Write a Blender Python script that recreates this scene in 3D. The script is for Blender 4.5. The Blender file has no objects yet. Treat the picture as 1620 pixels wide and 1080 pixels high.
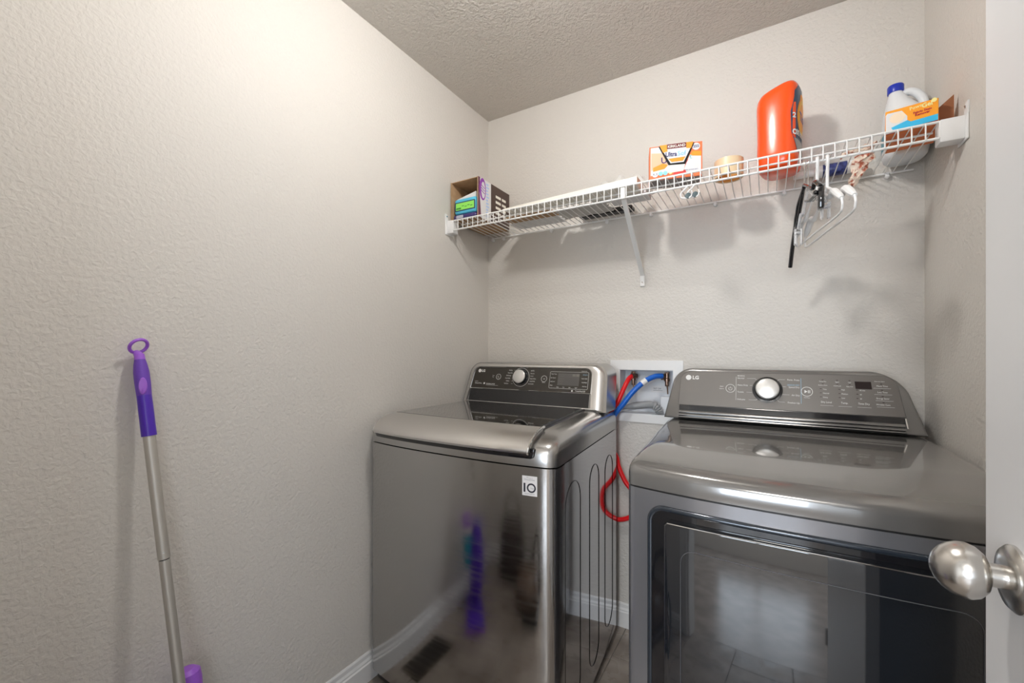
import bpy, bmesh, math, random
from mathutils import Vector, Matrix
random.seed(7)
C = bpy.context.scene.collection
SC = bpy.context.scene
PI = math.pi

# ------------------------------------------------------------------ camera, world, lights, exposure
cam_d = bpy.data.cameras.new('camera'); cam = bpy.data.objects.new('camera', cam_d); C.objects.link(cam)
cam.location = (0, 0, 1.214); cam.rotation_euler = (PI/2, 0, math.radians(31.03))
cam_d.sensor_width = 36; cam_d.lens = 36*670/1620; cam_d.shift_y = 17/1620; cam_d.clip_start = 0.02
SC.camera = cam
SC.view_settings.view_transform = 'Standard'; SC.view_settings.look = 'None'
SC.view_settings.exposure = 0.0; SC.view_settings.gamma = 1.0; SC.view_settings.use_curve_mapping = False
SC.cycles.max_bounces = 10; SC.cycles.diffuse_bounces = 5; SC.cycles.glossy_bounces = 6
SC.cycles.transmission_bounces = 8; SC.cycles.use_denoising = True
SC.cycles.sample_clamp_indirect = 6

w = bpy.data.worlds.new('sky'); SC.world = w; w.use_nodes = True
w.node_tree.nodes['Background'].inputs[0].default_value = (0.62, 0.78, 1.0, 1)
w.node_tree.nodes['Background'].inputs[1].default_value = 2.2

LAMP = (-0.45, 0.78, 2.33)
DOME_STRENGTH = 222.0
def area(name, loc, rot, sx, sy, power, col):
    d = bpy.data.lights.new(name, 'AREA'); d.shape = 'RECTANGLE'; d.size = sx; d.size_y = sy
    d.energy = power; d.color = col
    o = bpy.data.objects.new(name, d); C.objects.link(o); o.location = loc; o.rotation_euler = rot
    return o
# daylight entering the hall window behind the camera, then two unseen lamps added as fill
area('hall_daylight', (-0.35, -3.75, 1.35), (PI/2, 0, 0), 1.5, 1.5, 82, (0.80, 0.90, 1.0))
area('hall_side_fill', (1.58, -1.55, 1.45), (PI/2, 0, PI/2), 1.2, 1.5, 18, (0.90, 0.95, 1.0))  # added fill, aimed through the doorway to brighten the left wall

area('hall_fill_light', (0.0, -2.0, 2.39), (0, 0, 0), 0.6, 0.6, 50, (1.0, 0.96, 0.90))  # unseen lamp added to lighten the hall that the washer front mirrors

# ------------------------------------------------------------------ materials
def mat(name, col, rough=0.5, metal=0.0, coat=0.0, trans=0.0, emit=None, es=0.0, ior=None, aniso=None, alpha=None):
    m = bpy.data.materials.new(name); m.use_nodes = True
    b = m.node_tree.nodes['Principled BSDF']
    b.inputs['Base Color'].default_value = (*col, 1); b.inputs['Roughness'].default_value = rough
    b.inputs['Metallic'].default_value = metal; b.inputs['Coat Weight'].default_value = coat
    b.inputs['Coat Roughness'].default_value = 0.04
    b.inputs['Transmission Weight'].default_value = trans
    if ior: b.inputs['IOR'].default_value = ior
    if alpha is not None: b.inputs['Alpha'].default_value = alpha
    if emit: b.inputs['Emission Color'].default_value = (*emit, 1); b.inputs['Emission Strength'].default_value = es
    return m
def nodes(m): return m.node_tree.nodes, m.node_tree.links, m.node_tree.nodes['Principled BSDF']
def texco(m, scale=(1, 1, 1)):
    N, L, b = nodes(m); t = N.new('ShaderNodeTexCoord'); mp = N.new('ShaderNodeMapping')
    mp.inputs['Scale'].default_value = scale; L.new(t.outputs['Object'], mp.inputs['Vector']); return mp.outputs['Vector']
def bump_noise(m, scale, dist, detail=3, strength=1.0, stretch=(1, 1, 1), ramp=None, distort=0.0):
    N, L, b = nodes(m); v = texco(m, stretch)
    n = N.new('ShaderNodeTexNoise'); n.inputs['Scale'].default_value = scale; n.inputs['Detail'].default_value = detail
    n.inputs['Distortion'].default_value = distort
    L.new(v, n.inputs['Vector']); out = n.outputs['Fac']
    if ramp:
        r = N.new('ShaderNodeValToRGB'); r.color_ramp.elements[0].position = ramp[0]; r.color_ramp.elements[1].position = ramp[1]
        L.new(out, r.inputs['Fac']); out = r.outputs['Color']
    bp = N.new('ShaderNodeBump'); bp.inputs['Distance'].default_value = dist; bp.inputs['Strength'].default_value = strength
    L.new(out, bp.inputs['Height']); L.new(bp.outputs['Normal'], b.inputs['Normal'])
    return m
def colour_noise(m, c1, c2, scale, stretch=(1, 1, 1), detail=4, p=(0.35, 0.65)):
    N, L, b = nodes(m); v = texco(m, stretch)
    n = N.new('ShaderNodeTexNoise'); n.inputs['Scale'].default_value = scale; n.inputs['Detail'].default_value = detail
    L.new(v, n.inputs['Vector']); r = N.new('ShaderNodeValToRGB')
    r.color_ramp.elements[0].position = p[0]; r.color_ramp.elements[1].position = p[1]
    r.color_ramp.elements[0].color = (*c1, 1); r.color_ramp.elements[1].color = (*c2, 1)
    L.new(n.outputs['Fac'], r.inputs['Fac']); L.new(r.outputs['Color'], b.inputs['Base Color']); return m
def rough_noise(m, r0, r1, scale, stretch=(1, 1, 1), p=(0.4, 0.65)):
    N, L, b = nodes(m); v = texco(m, stretch)
    n = N.new('ShaderNodeTexNoise'); n.inputs['Scale'].default_value = scale; n.inputs['Detail'].default_value = 5
    L.new(v, n.inputs['Vector']); mr = N.new('ShaderNodeMapRange')
    mr.inputs['From Min'].default_value = p[0]; mr.inputs['From Max'].default_value = p[1]
    mr.inputs['To Min'].default_value = r0; mr.inputs['To Max'].default_value = r1
    L.new(n.outputs['Fac'], mr.inputs['Value']); L.new(mr.outputs['Result'], b.inputs['Roughness']); return m

WALL = bump_noise(mat('wall_paint', (0.655, 0.625, 0.585), 0.62), 100, 0.0014, 2.0, 0.8, ramp=(0.30, 0.72), distort=0.4)
CEIL = bump_noise(mat('ceiling_paint', (0.60, 0.57, 0.53), 0.8), 90, 0.0028, 2.5, 0.9, ramp=(0.34, 0.66), distort=0.5)
WHITE_TRIM = mat('trim_paint', (0.80, 0.80, 0.80), 0.35)
DOOR_PAINT = mat('door_paint', (0.74, 0.74, 0.75), 0.42)
TILE = rough_noise(colour_noise(mat('floor_tile', (0.3, 0.26, 0.22), 0.35), (0.20, 0.165, 0.14), (0.36, 0.315, 0.275), 7, (1, 1, 1), 8), 0.25, 0.5, 9)
GROUT = mat('grout', (0.22, 0.2, 0.18), 0.8)
STEEL = mat('graphite_steel', (0.48, 0.475, 0.47), 0.13, 1.0)
rough_noise(STEEL, 0.10, 0.17, 6, (1, 1, 14))
STEEL_SIDE = mat('graphite_side', (0.50, 0.50, 0.52), 0.07, 1.0)
STEEL_TOP = mat('graphite_cover', (0.47, 0.465, 0.46), 0.24, 1.0)
STEEL_LIGHT = mat('brushed_lid_steel', (0.68, 0.665, 0.65), 0.30, 1.0)
CHROME = mat('chrome', (0.8, 0.8, 0.8), 0.08, 1.0)
LIDGLASS = mat('lid_glass', (0.025, 0.023, 0.022), 0.03, 0.0, 1.0, ior=1.9)
PANELBLK = mat('panel_dark', (0.032, 0.027, 0.021), 0.25, 0.0, 0.3)
BLACK = mat('black_plastic', (0.012, 0.012, 0.013), 0.3)
BLACKG = mat('black_gloss', (0.01, 0.01, 0.012), 0.08, 0.0, 0.6)
GRAPH = mat('graphite_paint', (0.27, 0.27, 0.29), 0.2, 0.6, 0.8)
GRAPHTOP = mat('graphite_paint_top', (0.22, 0.212, 0.205), 0.16, 0.5, 0.9)
GRAPHPANEL = mat('graphite_panel', (0.155, 0.142, 0.13), 0.4, 0.35, 0.12)
DRYGLASS = mat('dryer_glass', (0.012, 0.014, 0.018), 0.04, 0.0, 1.0, ior=1.75)
BEZEL = mat('door_bezel', (0.035, 0.045, 0.06), 0.14, 0.4, 0.6)
SILVER = mat('silver_plastic', (0.74, 0.73, 0.71), 0.3, 0.6)
PRINT = mat('white_print', (0.78, 0.78, 0.76), 0.5)
PRINTBLUE = mat('pale_blue_print', (0.28, 0.5, 0.66), 0.5)
PRINTDK = mat('dark_print', (0.02, 0.02, 0.035), 0.5)
DISPLAY = mat('display_window', (0.02, 0.012, 0.012), 0.15)
WIREW = mat('white_coated_wire', (0.86, 0.86, 0.85), 0.28)
WPLAST = mat('white_plastic', (0.82, 0.82, 0.82), 0.35)
CLEARP = mat('clear_plastic', (0.93, 0.94, 0.96), 0.12, trans=0.75, ior=1.3)
NICKEL = mat('satin_nickel', (0.66, 0.64, 0.61), 0.24, 1.0)
BRASS = mat('dull_brass', (0.30, 0.2, 0.15), 0.3, 1.0)
REDH = mat('red_hose_rubber', (0.80, 0.012, 0.016), 0.28)
BLUEH = mat('blue_hose_rubber', (0.015, 0.14, 0.62), 0.28)
GREYH = mat('grey_drain_hose', (0.33, 0.34, 0.35), 0.5)
CARD = colour_noise(mat('cardboard', (0.42, 0.27, 0.15), 0.85), (0.40, 0.25, 0.13), (0.47, 0.31, 0.18), 30)
BROWNDK = mat('dark_brown_board', (0.075, 0.045, 0.035), 0.6)
ORANGE = mat('orange_bottle', (0.90, 0.085, 0.006), 0.22, 0, 0.35)
LABELBLUE = mat('navy_label', (0.02, 0.06, 0.13), 0.3)
YELLOW = mat('yellow_print', (0.95, 0.55, 0.03), 0.4)
ORPRINT = mat('orange_print', (0.92, 0.34, 0.03), 0.45)
ORBOX = mat('orange_box_print', (0.85, 0.20, 0.07), 0.5)
PEACH = mat('peach_print', (0.88, 0.50, 0.32), 0.5)
REDP = mat('red_print', (0.5, 0.02, 0.03), 0.5)
CREAM = mat('cream_board', (0.85, 0.82, 0.74), 0.6)
WHITEB = mat('white_board', (0.74, 0.74, 0.75), 0.6)
TAPE = mat('tan_tape', (0.80, 0.62, 0.40), 0.35, 0, 0.2)
TAPECORE = mat('tape_core', (0.75, 0.38, 0.1), 0.6)
MILK = mat('milky_plastic', (0.80, 0.83, 0.86), 0.35)
CAPBLUE = mat('blue_cap', (0.01, 0.035, 0.45), 0.3)
AQUA = mat('aqua_plastic', (0.10, 0.55, 0.78), 0.3)
GREENL = mat('lime_label', (0.30, 0.80, 0.12), 0.4)
PURPDK = mat('dark_purple_film', (0.045, 0.03, 0.14), 0.25)
PURPLE = mat('purple_print', (0.28, 0.04, 0.42), 0.4)
BOXBLUE = mat('soft_blue_print', (0.45, 0.6, 0.85), 0.5)
FILM = mat('cloudy_film', (0.86, 0.85, 0.82), 0.3, trans=0.35)
GREYWRAP = bump_noise(mat('grey_wrap', (0.52, 0.50, 0.48), 0.4), 60, 0.006)
MOPDK = mat('deep_purple_plastic', (0.075, 0.02, 0.42), 0.3)
MOPLT = mat('light_purple_plastic', (0.36, 0.12, 0.68), 0.35)
MOPGRIP = mat('purple_grip', (0.15, 0.055, 0.45), 0.5)
ALU = mat('champagne_aluminium', (0.56, 0.535, 0.49), 0.48, 0.7)
TEAL = mat('teal_fluid', (0.02, 0.35, 0.5), 0.2)
BRONZE = mat('bronze_register', (0.07, 0.055, 0.04), 0.4, 0.5)
FABRICDK = bump_noise(mat('dark_brown_leather', (0.05, 0.035, 0.03), 0.5), 60, 0.002)
VACB = mat('brown_smoked_plastic', (0.13, 0.085, 0.06), 0.2, 0, 0.3)
HALLFLOOR = colour_noise(mat('hall_floor', (0.35, 0.3, 0.27), 0.25), (0.26, 0.22, 0.19), (0.42, 0.37, 0.33), 6, (1, 1, 1), 6)
LAMPG = mat('lamp_glass', (1, 1, 1), 0.4, emit=(1.0, 0.98, 0.945), es=DOME_STRENGTH)
FLORAL = colour_noise(mat('floral_cloth', (0.8, 0.6, 0.5), 0.8), (0.42, 0.10, 0.05), (0.86, 0.72, 0.60), 90, p=(0.38, 0.52))

# ------------------------------------------------------------------ helpers
class MB:
    def __init__(s): s.bm = bmesh.new()
    def box(s, x0, x1, y0, y1, z0, z1, bev=0.0, seg=2, m=None):
        t = bmesh.new(); bmesh.ops.create_cube(t, size=1)
        for v in t.verts: v.co = Vector(((x0+x1)/2+v.co.x*(x1-x0), (y0+y1)/2+v.co.y*(y1-y0), (z0+z1)/2+v.co.z*(z1-z0)))
        if bev: bmesh.ops.bevel(t, geom=list(t.edges), offset=bev, segments=seg, profile=0.5, affect='EDGES')
        if m: t.transform(m)
        return s.add(t)
    def add(s, t):
        me = bpy.data.meshes.new('t'); t.to_mesh(me); t.free(); s.bm.from_mesh(me); bpy.data.meshes.remove(me); return s
    def rings(s, rings, cap=True, closed=True):
        vs = [[s.bm.verts.new(p) for p in r] for r in rings]; n = len(rings[0])
        for a, b in zip(vs[:-1], vs[1:]):
            for i in range(n if closed else n-1):
                j = (i+1) % n
                s.bm.faces.new((a[i], a[j], b[j], b[i]))
        if cap and closed: s.bm.faces.new(vs[0][::-1]); s.bm.faces.new(vs[-1])
        return s
    def tube(s, pts, r, n=8, cap=True, closed=False):
        pts = [Vector(p) for p in pts]; R = r if isinstance(r, (list, tuple)) else [r]*len(pts)
        prev = None; rs = []
        m = len(pts)
        for i, p in enumerate(pts):
            if closed: d = (pts[(i+1) % m]-pts[i-1]).normalized()
            else: d = (pts[min(i+1, m-1)]-pts[max(i-1, 0)]).normalized()
            if prev is None:
                a = Vector((0, 0, 1)) if abs(d.z) < 0.9 else Vector((1, 0, 0)); u = d.cross(a).normalized()
            else: u = (prev-d*prev.dot(d)).normalized()
            prev = u; v = d.cross(u)
            rs.append([p+(u*math.cos(2*PI*k/n)+v*math.sin(2*PI*k/n))*R[i] for k in range(n)])
        if closed: rs.append(rs[0]); cap = False
        return s.rings(rs, cap)
    def lathe(s, prof, origin, axis=(0, 0, 1), n=28, sx=1, sy=1, cap=True):
        a = Vector(axis).normalized(); h = Vector((0, 0, 1)) if abs(a.z) < 0.9 else Vector((1, 0, 0))
        u = a.cross(h).normalized(); v = a.cross(u); o = Vector(origin)
        return s.rings([[o+a*t+(u*math.cos(2*PI*k/n)*sx+v*math.sin(2*PI*k/n)*sy)*r for k in range(n)] for r, t in prof], cap)
    def prism(s, poly, f0, f1, bev=0.0, seg=2):
        """poly: list of 2-D points; f0, f1 map them to the two 3-D ends"""
        t = bmesh.new(); a = [t.verts.new(f0(*p)) for p in poly]; b = [t.verts.new(f1(*p)) for p in poly]; n = len(poly)
        t.faces.new(a[::-1]); t.faces.new(b)
        for i in range(n): t.faces.new((a[i], a[(i+1) % n], b[(i+1) % n], b[i]))
        bmesh.ops.recalc_face_normals(t, faces=t.faces)
        if bev:
            sel = [e for e in t.edges if (e.verts[0] in a and e.verts[1] in a)]
            bmesh.ops.bevel(t, geom=sel, offset=bev, segments=seg, profile=0.5, affect='EDGES')
        return s.add(t)
    def deform(s, f):
        for v in s.bm.verts: v.co = Vector(f(*v.co))
        return s
    def build(s, name, m, parent=None, smooth=35, mods=None):
        bmesh.ops.remove_doubles(s.bm, verts=s.bm.verts, dist=1e-6)
        bmesh.ops.recalc_face_normals(s.bm, faces=s.bm.faces)
        me = bpy.data.meshes.new(name); 
        off = Vector((0, 0, 0))
        p = parent
        while p is not None: off += p.location; p = p.parent
        for v in s.bm.verts: v.co -= off
        s.bm.to_mesh(me); s.bm.free()
        if smooth:
            me.polygons.foreach_set('use_smooth', [True]*len(me.polygons)); me.set_sharp_from_angle(angle=math.radians(smooth))
        for mm in (m if isinstance(m, (list, tuple)) else [m]): me.materials.append(mm)
        o = bpy.data.objects.new(name, me); C.objects.link(o)
        if parent: o.parent = parent
        if name in ('lettering', 'indicator_lights', 'label_marks', 'pale_marks'): o['kind'] = 'stuff'   # print too fine to pick apart
        return o
def empty(name, loc, label=None, cat=None, group=None, kind=None):
    o = bpy.data.objects.new(name, None); C.objects.link(o); o.location = loc; o.empty_display_size = 0.05
    return tag(o, label, cat, group, kind)
def tag(o, label=None, cat=None, group=None, kind=None):
    if label: o['label'] = label
    if cat: o['category'] = cat
    if group: o['group'] = group
    if kind: o['kind'] = kind
    return o
def struct(o): o['kind'] = 'structure'; return o
def turn(root, px, py, deg):
    """turn a finished thing about the vertical line through (px, py)"""
    a = math.radians(deg); x, y = root.location.x-px, root.location.y-py
    root.location.x = px+x*math.cos(a)-y*math.sin(a); root.location.y = py+x*math.sin(a)+y*math.cos(a); root.rotation_euler.z = a
def spline(pts, n=8):
    P = [Vector(p) for p in pts]; P = [P[0]*2-P[1]]+P+[P[-1]*2-P[-2]]; out = []
    for i in range(1, len(P)-2):
        for k in range(n):
            t = k/n; a, b, c, d = P[i-1:i+3]
            out.append(0.5*((2*b)+(c-a)*t+(2*a-5*b+4*c-d)*t*t+(3*b-a-3*c+d)*t**3))
    return out+[P[-2]]
def rrect(x0, x1, y0, y1, r, n=6):
    """rounded rectangle; r = radius or four radii (x0y0, x1y0, x1y1, x0y1)"""
    R = r if isinstance(r, (list, tuple)) else [r]*4; pts = []
    for (cx, cy, sx, sy, a0, q) in ((x0, y0, 1, 1, PI, R[0]), (x1, y0, -1, 1, 1.5*PI, R[1]), (x1, y1, -1, -1, 0, R[2]), (x0, y1, 1, -1, 0.5*PI, R[3])):
        if q <= 0: pts.append((cx, cy)); continue
        for k in range(n+1):
            a = a0+0.5*PI*k/n; pts.append((cx+sx*q+math.cos(a)*q, cy+sy*q+math.sin(a)*q))
    return pts
def circ(cx, cy, r, n=20, ry=None): return [(cx+r*math.cos(2*PI*k/n), cy+(ry or r)*math.sin(2*PI*k/n)) for k in range(n)]
class Plane:
    """a flat face in the scene: origin, two in-plane axes and the outward normal"""
    def __init__(s, o, u, v): s.o = Vector(o); s.u = Vector(u).normalized(); s.v = Vector(v).normalized(); s.n = s.u.cross(s.v)
    def at(s, h): return lambda a, b: s.o+s.u*a+s.v*b+s.n*h
    def poly(s, mb, pts, h0, h1): mb.prism(pts, s.at(h1), s.at(h0)); return mb
    def line(s, mb, a, b, w, h0=0.0, h1=0.0004):
        d = Vector((b[0]-a[0], b[1]-a[1])); l = d.length or 1; q = Vector((-d.y, d.x))/l*w/2
        return s.poly(mb, [(a[0]-q.x, a[1]-q.y), (b[0]-q.x, b[1]-q.y), (b[0]+q.x, b[1]+q.y), (a[0]+q.x, a[1]+q.y)], h0, h1)
    def outline(s, mb, pts, w, h=0.0004, closed=True):
        for i in range(len(pts) if closed else len(pts)-1): s.line(mb, pts[i], pts[(i+1) % len(pts)], w, 0, h)
        return mb
    def text(s, mb, txt, a, b, size, align='LEFT', h=0.0004, sx=1.0, rot=0.0, bold=0.0):
        cu = bpy.data.curves.new('t', 'FONT'); cu.body = txt; cu.size = size; cu.align_x = align; cu.extrude = 0.0; cu.resolution_u = 2
        cu.offset = bold
        ob = bpy.data.objects.new('t', cu); C.objects.link(ob)
        bpy.context.view_layer.update()
        dg = bpy.context.evaluated_depsgraph_get(); me = bpy.data.meshes.new_from_object(ob.evaluated_get(dg))
        bpy.data.objects.remove(ob); bpy.data.curves.remove(cu)
        f = s.at(h); c, sn = math.cos(rot), math.sin(rot)
        for v in me.vertices:
            x, y = v.co.x*sx, v.co.y; v.co = f(a+x*c-y*sn, b+x*sn+y*c)
        mb.bm.from_mesh(me); bpy.data.meshes.remove(me); return mb

# ------------------------------------------------------------------ room shell
XL, XR, YB, YF, ZC = -1.2705, 0.439, 1.867, -0.06, 2.44
T = 0.11
def hole_wall(name, m, x0, x1, z0, z1, hx0, hx1, hz0, hz1, ya, yb):
    b = MB()
    xs = [x0, hx0, hx1, x1]; zs = [z0, hz0, hz1, z1]
    for i in range(3):
        for k in range(3):
            if i == 1 and k == 1 or xs[i+1]-xs[i] < 1e-6 or zs[k+1]-zs[k] < 1e-6: continue
            b.box(xs[i], xs[i+1], ya, yb, zs[k], zs[k+1])
    return struct(b.build(name, m, smooth=0))
hole_wall('wall_back', WALL, XL-T, XR+T, 0, ZC, -0.566, -0.330, 0.94, 1.142, YB, YB+T)
struct(MB().box(XL-T, XL, YF-T, YB, 0, ZC).build('wall_left', WALL, smooth=0))
struct(MB().box(XR, XR+T, YF-T, YB, 0, ZC).build('wall_right', WALL, smooth=0))
DX0, DX1 = -0.545, 0.262      # doorway the picture is taken from
hole_wall('wall_front', WALL, XL, XR, 0, ZC, DX0, DX1, 0, 2.06, YF-T, YF)
struct(MB().box(XL-T, XR+T, YF-T, YB+T, ZC, ZC+0.1).build('ceiling', CEIL, smooth=0))
floor = struct(MB().box(XL-T, XR+T, YF-T, YB+T, -0.06, -0.004).build('floor', GROUT, smooth=0))
tx, ty = 0.305, 0.61
tm = MB().box(0.002, tx-0.002, 0.002, ty-0.002, -0.004, 0.0, 0.0012, 1)
t0 = None
for i in range(-1, 6):
    for k in range(-1, 4):
        x0, y0 = XL+0.13+i*tx, YF-T+k*ty+(0.2 if i % 2 else 0)
        xa, xb, ya, yb = max(x0, XL), min(x0+tx, XR), max(y0, YF-T), min(y0+ty, YB)
        if xb-xa < 0.02 or yb-ya < 0.02: continue
        MB().box(xa+0.0015, xb-0.0015, ya+0.0015, yb-0.0015, -0.0045, 0.0, 0.001, 1).build('tile', TILE, floor, smooth=0)
tm.bm.free()
# baseboards with a stepped profile
def baseboard(name, p0, p1, nrm):
    prof = [(0, 0), (0.014, 0), (0.014, 0.066), (0.010, 0.070), (0.010, 0.076), (0.006, 0.084), (0.006, 0.098), (0.003, 0.104), (0, 0.104)]
    p0, p1, nv = Vector(p0), Vector(p1), Vector(nrm)
    b = MB(); b.rings([[q+nv*a+Vector((0, 0, z)) for a, z in prof] for q in (p0, p1)])
    return struct(b.build(name, WHITE_TRIM, smooth=0))
baseboard('baseboard_left', (XL, YF, 0), (XL, YB, 0), (1, 0, 0))
baseboard('baseboard_back', (XL+0.014, YB, 0), (XR-0.014, YB, 0), (0, -1, 0))
baseboard('baseboard_right', (XR, YF, 0), (XR, YB, 0), (-1, 0, 0))
baseboard('baseboard_front', (XL+0.014, YF, 0), (DX0-0.058, YF, 0), (0, 1, 0))
# door casing and jamb
b = MB()
for ya, yb in ((YF, YF+0.016), (YF-T-0.016, YF-T)):
    b.box(DX0-0.057, DX0, ya, yb, 0, 2.117, 0.004, 1); b.box(DX1, DX1+0.057, ya, yb, 0, 2.117, 0.004, 1); b.box(DX0, DX1, ya, yb, 2.06, 2.117, 0.004, 1)
b.box(DX0, DX0+0.012, YF-T, YF, 0, 2.06); b.box(DX1-0.012, DX1, YF-T, YF, 0, 2.06); b.box(DX0+0.012, DX1-0.012, YF-T, YF, 2.048, 2.06)
struct(b.build('trim_1', WHITE_TRIM, smooth=0))

# hall behind the camera (seen in the dryer's glass)
HY, HX0, HX1 = -3.6, -1.9, 1.5
struct(MB().box(HX0-T, HX1+T, HY-T, YF-T, -0.06, 0.0).build('floor_hall', HALLFLOOR, smooth=0))
struct(MB().box(HX0-T, HX1+T, HY-T, YF-T, ZC, ZC+0.1).build('ceiling_hall', CEIL, smooth=0))
struct(MB().box(HX0-T, HX0, HY-T, YF-T, 0, ZC).build('wall_hall_left', WALL, smooth=0))
b = MB()
for y0_, y1_, z0_, z1_ in ((HY-T, -2.15, 0, ZC), (-0.95, YF-T, 0, ZC), (-2.15, -0.95, 0, 0.7), (-2.15, -0.95, 2.2, ZC)): b.box(HX1, HX1+T, y0_, y1_, z0_, z1_)
struct(b.build('wall_hall_right', WALL, smooth=0))
b = MB()
for y0_, y1_, z0_, z1_ in ((-2.15, -2.10, 0.7, 2.2), (-1.0, -0.95, 0.7, 2.2), (-1.575, -1.525, 0.75, 2.15), (-2.10, -1.0, 0.7, 0.75), (-2.10, -1.0, 2.15, 2.2)): b.box(HX1+0.03, HX1+0.07, y0_, y1_, z0_, z1_, 0.003, 1)
struct(b.build('added_window', WHITE_TRIM, smooth=0))  # unseen window added as the opening for the side fill
struct(MB().box(HX0, XL-T, YF-T, YF-T+0.05, 0, ZC).box(XR+T, HX1, YF-T, YF-T+0.05, 0, ZC).build('wall_hall_near', WALL, smooth=0))
hole_wall('wall_hall_far', WALL, HX0, HX1, 0, ZC, -1.15, 0.45, 0.45, 2.1, HY-T, HY)
wf = MB()
for x0, x1, z0, z1 in ((-1.15, -1.10, 0.45, 2.1), (0.40, 0.45, 0.45, 2.1), (-0.375, -0.325, 0.45, 2.1), (-1.10, 0.40, 2.05, 2.1), (-1.10, 0.40, 0.45, 0.5)): wf.box(x0, x1, HY-0.07, HY-0.03, z0, z1, 0.003, 1)
wf = struct(wf.build('window_1', WHITE_TRIM, smooth=0))

# ------------------------------------------------------------------ open door with satin knob
door = struct(empty('door_1', (0.2335, YF+0.005, 0.0)))
d = MB().box(0.216, 0.251, YF+0.005, 0.700, 0.012, 2.04, 0.0015, 1)
d.build('door_leaf', DOOR_PAINT, door, smooth=0)
KY, KZ = 0.628, 0.985
MB().lathe([(0.0, 0), (0.033, 0), (0.033, 0.003), (0.029, 0.007), (0.018, 0.009), (0.0, 0.009)], (0.216, KY, KZ), (-1, 0, 0), 40).build('rose', NICKEL, door)
MB().lathe([(0.012, 0.006), (0.0115, 0.02), (0.012, 0.026)], (0.216, KY, KZ), (-1, 0, 0), 28).build('knob_neck', NICKEL, door)
MB().lathe([(0.0005, 0.020), (0.013, 0.0205), (0.020, 0.0235), (0.0255, 0.029), (0.0282, 0.036), (0.0278, 0.043), (0.025, 0.050), (0.0205, 0.056), (0.014, 0.061), (0.007, 0.0638), (0.0005, 0.0645)], (0.216, KY, KZ), (-1, 0, 0), 48).build('door_knob', NICKEL, door, smooth=60)
MB().lathe([(0.0, 0), (0.033, 0), (0.033, 0.003), (0.029, 0.007), (0.012, 0.009), (0.012, 0.03), (0.026, 0.036), (0.028, 0.045), (0.018, 0.06), (0.0, 0.063)], (0.251, KY, KZ), (1, 0, 0), 28).build('door_knob', NICKEL, door, smooth=60)
for z in (0.25, 1.05, 1.85): MB().lathe([(0.0065, 0), (0.0065, 0.09)], (0.2105, YF+0.012, z), (0, 0, 1), 12).build('hinge', NICKEL, door)

# ------------------------------------------------------------------ ceiling lamp
lp = empty('ceiling_lamp', (LAMP[0], LAMP[1], ZC), 'round flush mount ceiling lamp with a glowing glass dome', 'lamp')
MB().lathe([(0.0, 0), (0.125, 0), (0.13, -0.012), (0.125, -0.03), (0.0, -0.03)], (LAMP[0], LAMP[1], ZC), (0, 0, 1), 40).build('lamp_base', NICKEL, lp)
MB().lathe([(0.046, -0.03), (0.050, -0.045), (0.051, -0.085), (0.044, -0.115), (0.026, -0.132), (0.001, -0.137)], (LAMP[0], LAMP[1], ZC), (0, 0, 1), 40).build('lamp_shade', LAMPG, lp)

# ------------------------------------------------------------------ washer
W = empty('washing_machine', (-0.89, 1.43, 0.0), 'steel top-load washing machine with dark glass lid in the corner by the left wall', 'washing machine')
WX0, WX1, WX1B, WY0, WY1 = -1.258, -0.503, -0.553, 1.071, 1.785
BOW = 0.032
def bow(x, y, z, full=1.25, fade=0.2, b=BOW, xa=WX0, xb=WX1, ex=2.6):
    u = (x-(xa+xb)/2)/((xb-xa)/2); k = max(0, 1-abs(u)**ex); wgt = min(1, max(0, (full-y)/fade))
    return (x, y-b*k*wgt, z)
def wx1(y): return WX1+(WX1B-WX1)*(y-WY0)/(WY1-WY0)
def footprint(inset=0.0, fy=WY0, n=20, rr=0.028, front_only=False):
    """washer outline from the rear left, round the bowed front, to the rear right"""
    pts = [(WX0+inset, WY1)]
    for k in range(5):
        a = PI+0.5*PI*k/4; pts.append((WX0+inset+rr+math.cos(a)*rr, fy+rr+math.sin(a)*rr))
    xa, xb = WX0+inset+rr, WX1-inset-rr
    for k in range(1, n): pts.append((xa+(xb-xa)*k/n, fy))
    for k in range(5):
        a = 1.5*PI+0.5*PI*k/4; pts.append((WX1-inset-rr+math.cos(a)*rr, fy+rr+math.sin(a)*rr))
    pts.append((wx1(1.45)-inset, 1.45)); pts.append((WX1B-inset, WY1))
    return pts
def wbow(x, y, z): return bow(x, y, z)
# body: front sheet and wrap-round sides
fp = footprint(); nfr = [p for p in fp if p[1] < 1.12]
inner = [(x*0.999+(-0.88)*0.001, y+0.02) for x, y in nfr]
b = MB()
poly = nfr[1:-1]
poly = [nfr[0]]+poly+[nfr[-1]]
b.rings([[(x, y, z) for x, y in poly]+[(poly[-1][0]-0.002, 1.14, z), (poly[0][0]+0.002, 1.14, z)] for z in (0.055, 0.886)])
b.deform(wbow); b.build('front_panel', STEEL, W, smooth=40)
b = MB(); b.rings([[(WX0, 1.135, z), (WX1-0.004, 1.135, z), (wx1(1.45), 1.45, z), (WX1B, WY1, z), (WX0, WY1, z)] for z in (0.04, 0.886)])
b.build('side_panel', STEEL_SIDE, W, smooth=0)
b = MB(); b.rings([[(x, y, z) for x, y in footprint(0.012, WY0+0.015)] for z in (0.022, 0.06)]); b.deform(wbow); b.build('kick_base', BLACK, W)
for fx, fy in ((-1.2, 1.16), (-0.57, 1.16), (-1.2, 1.74), (-0.61, 1.74)):
    MB().lathe([(0.02, 0), (0.02, 0.008), (0.008, 0.01), (0.008, 0.03)], (fx, fy, 0), n=14).build('foot', BLACK, W)
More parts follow.
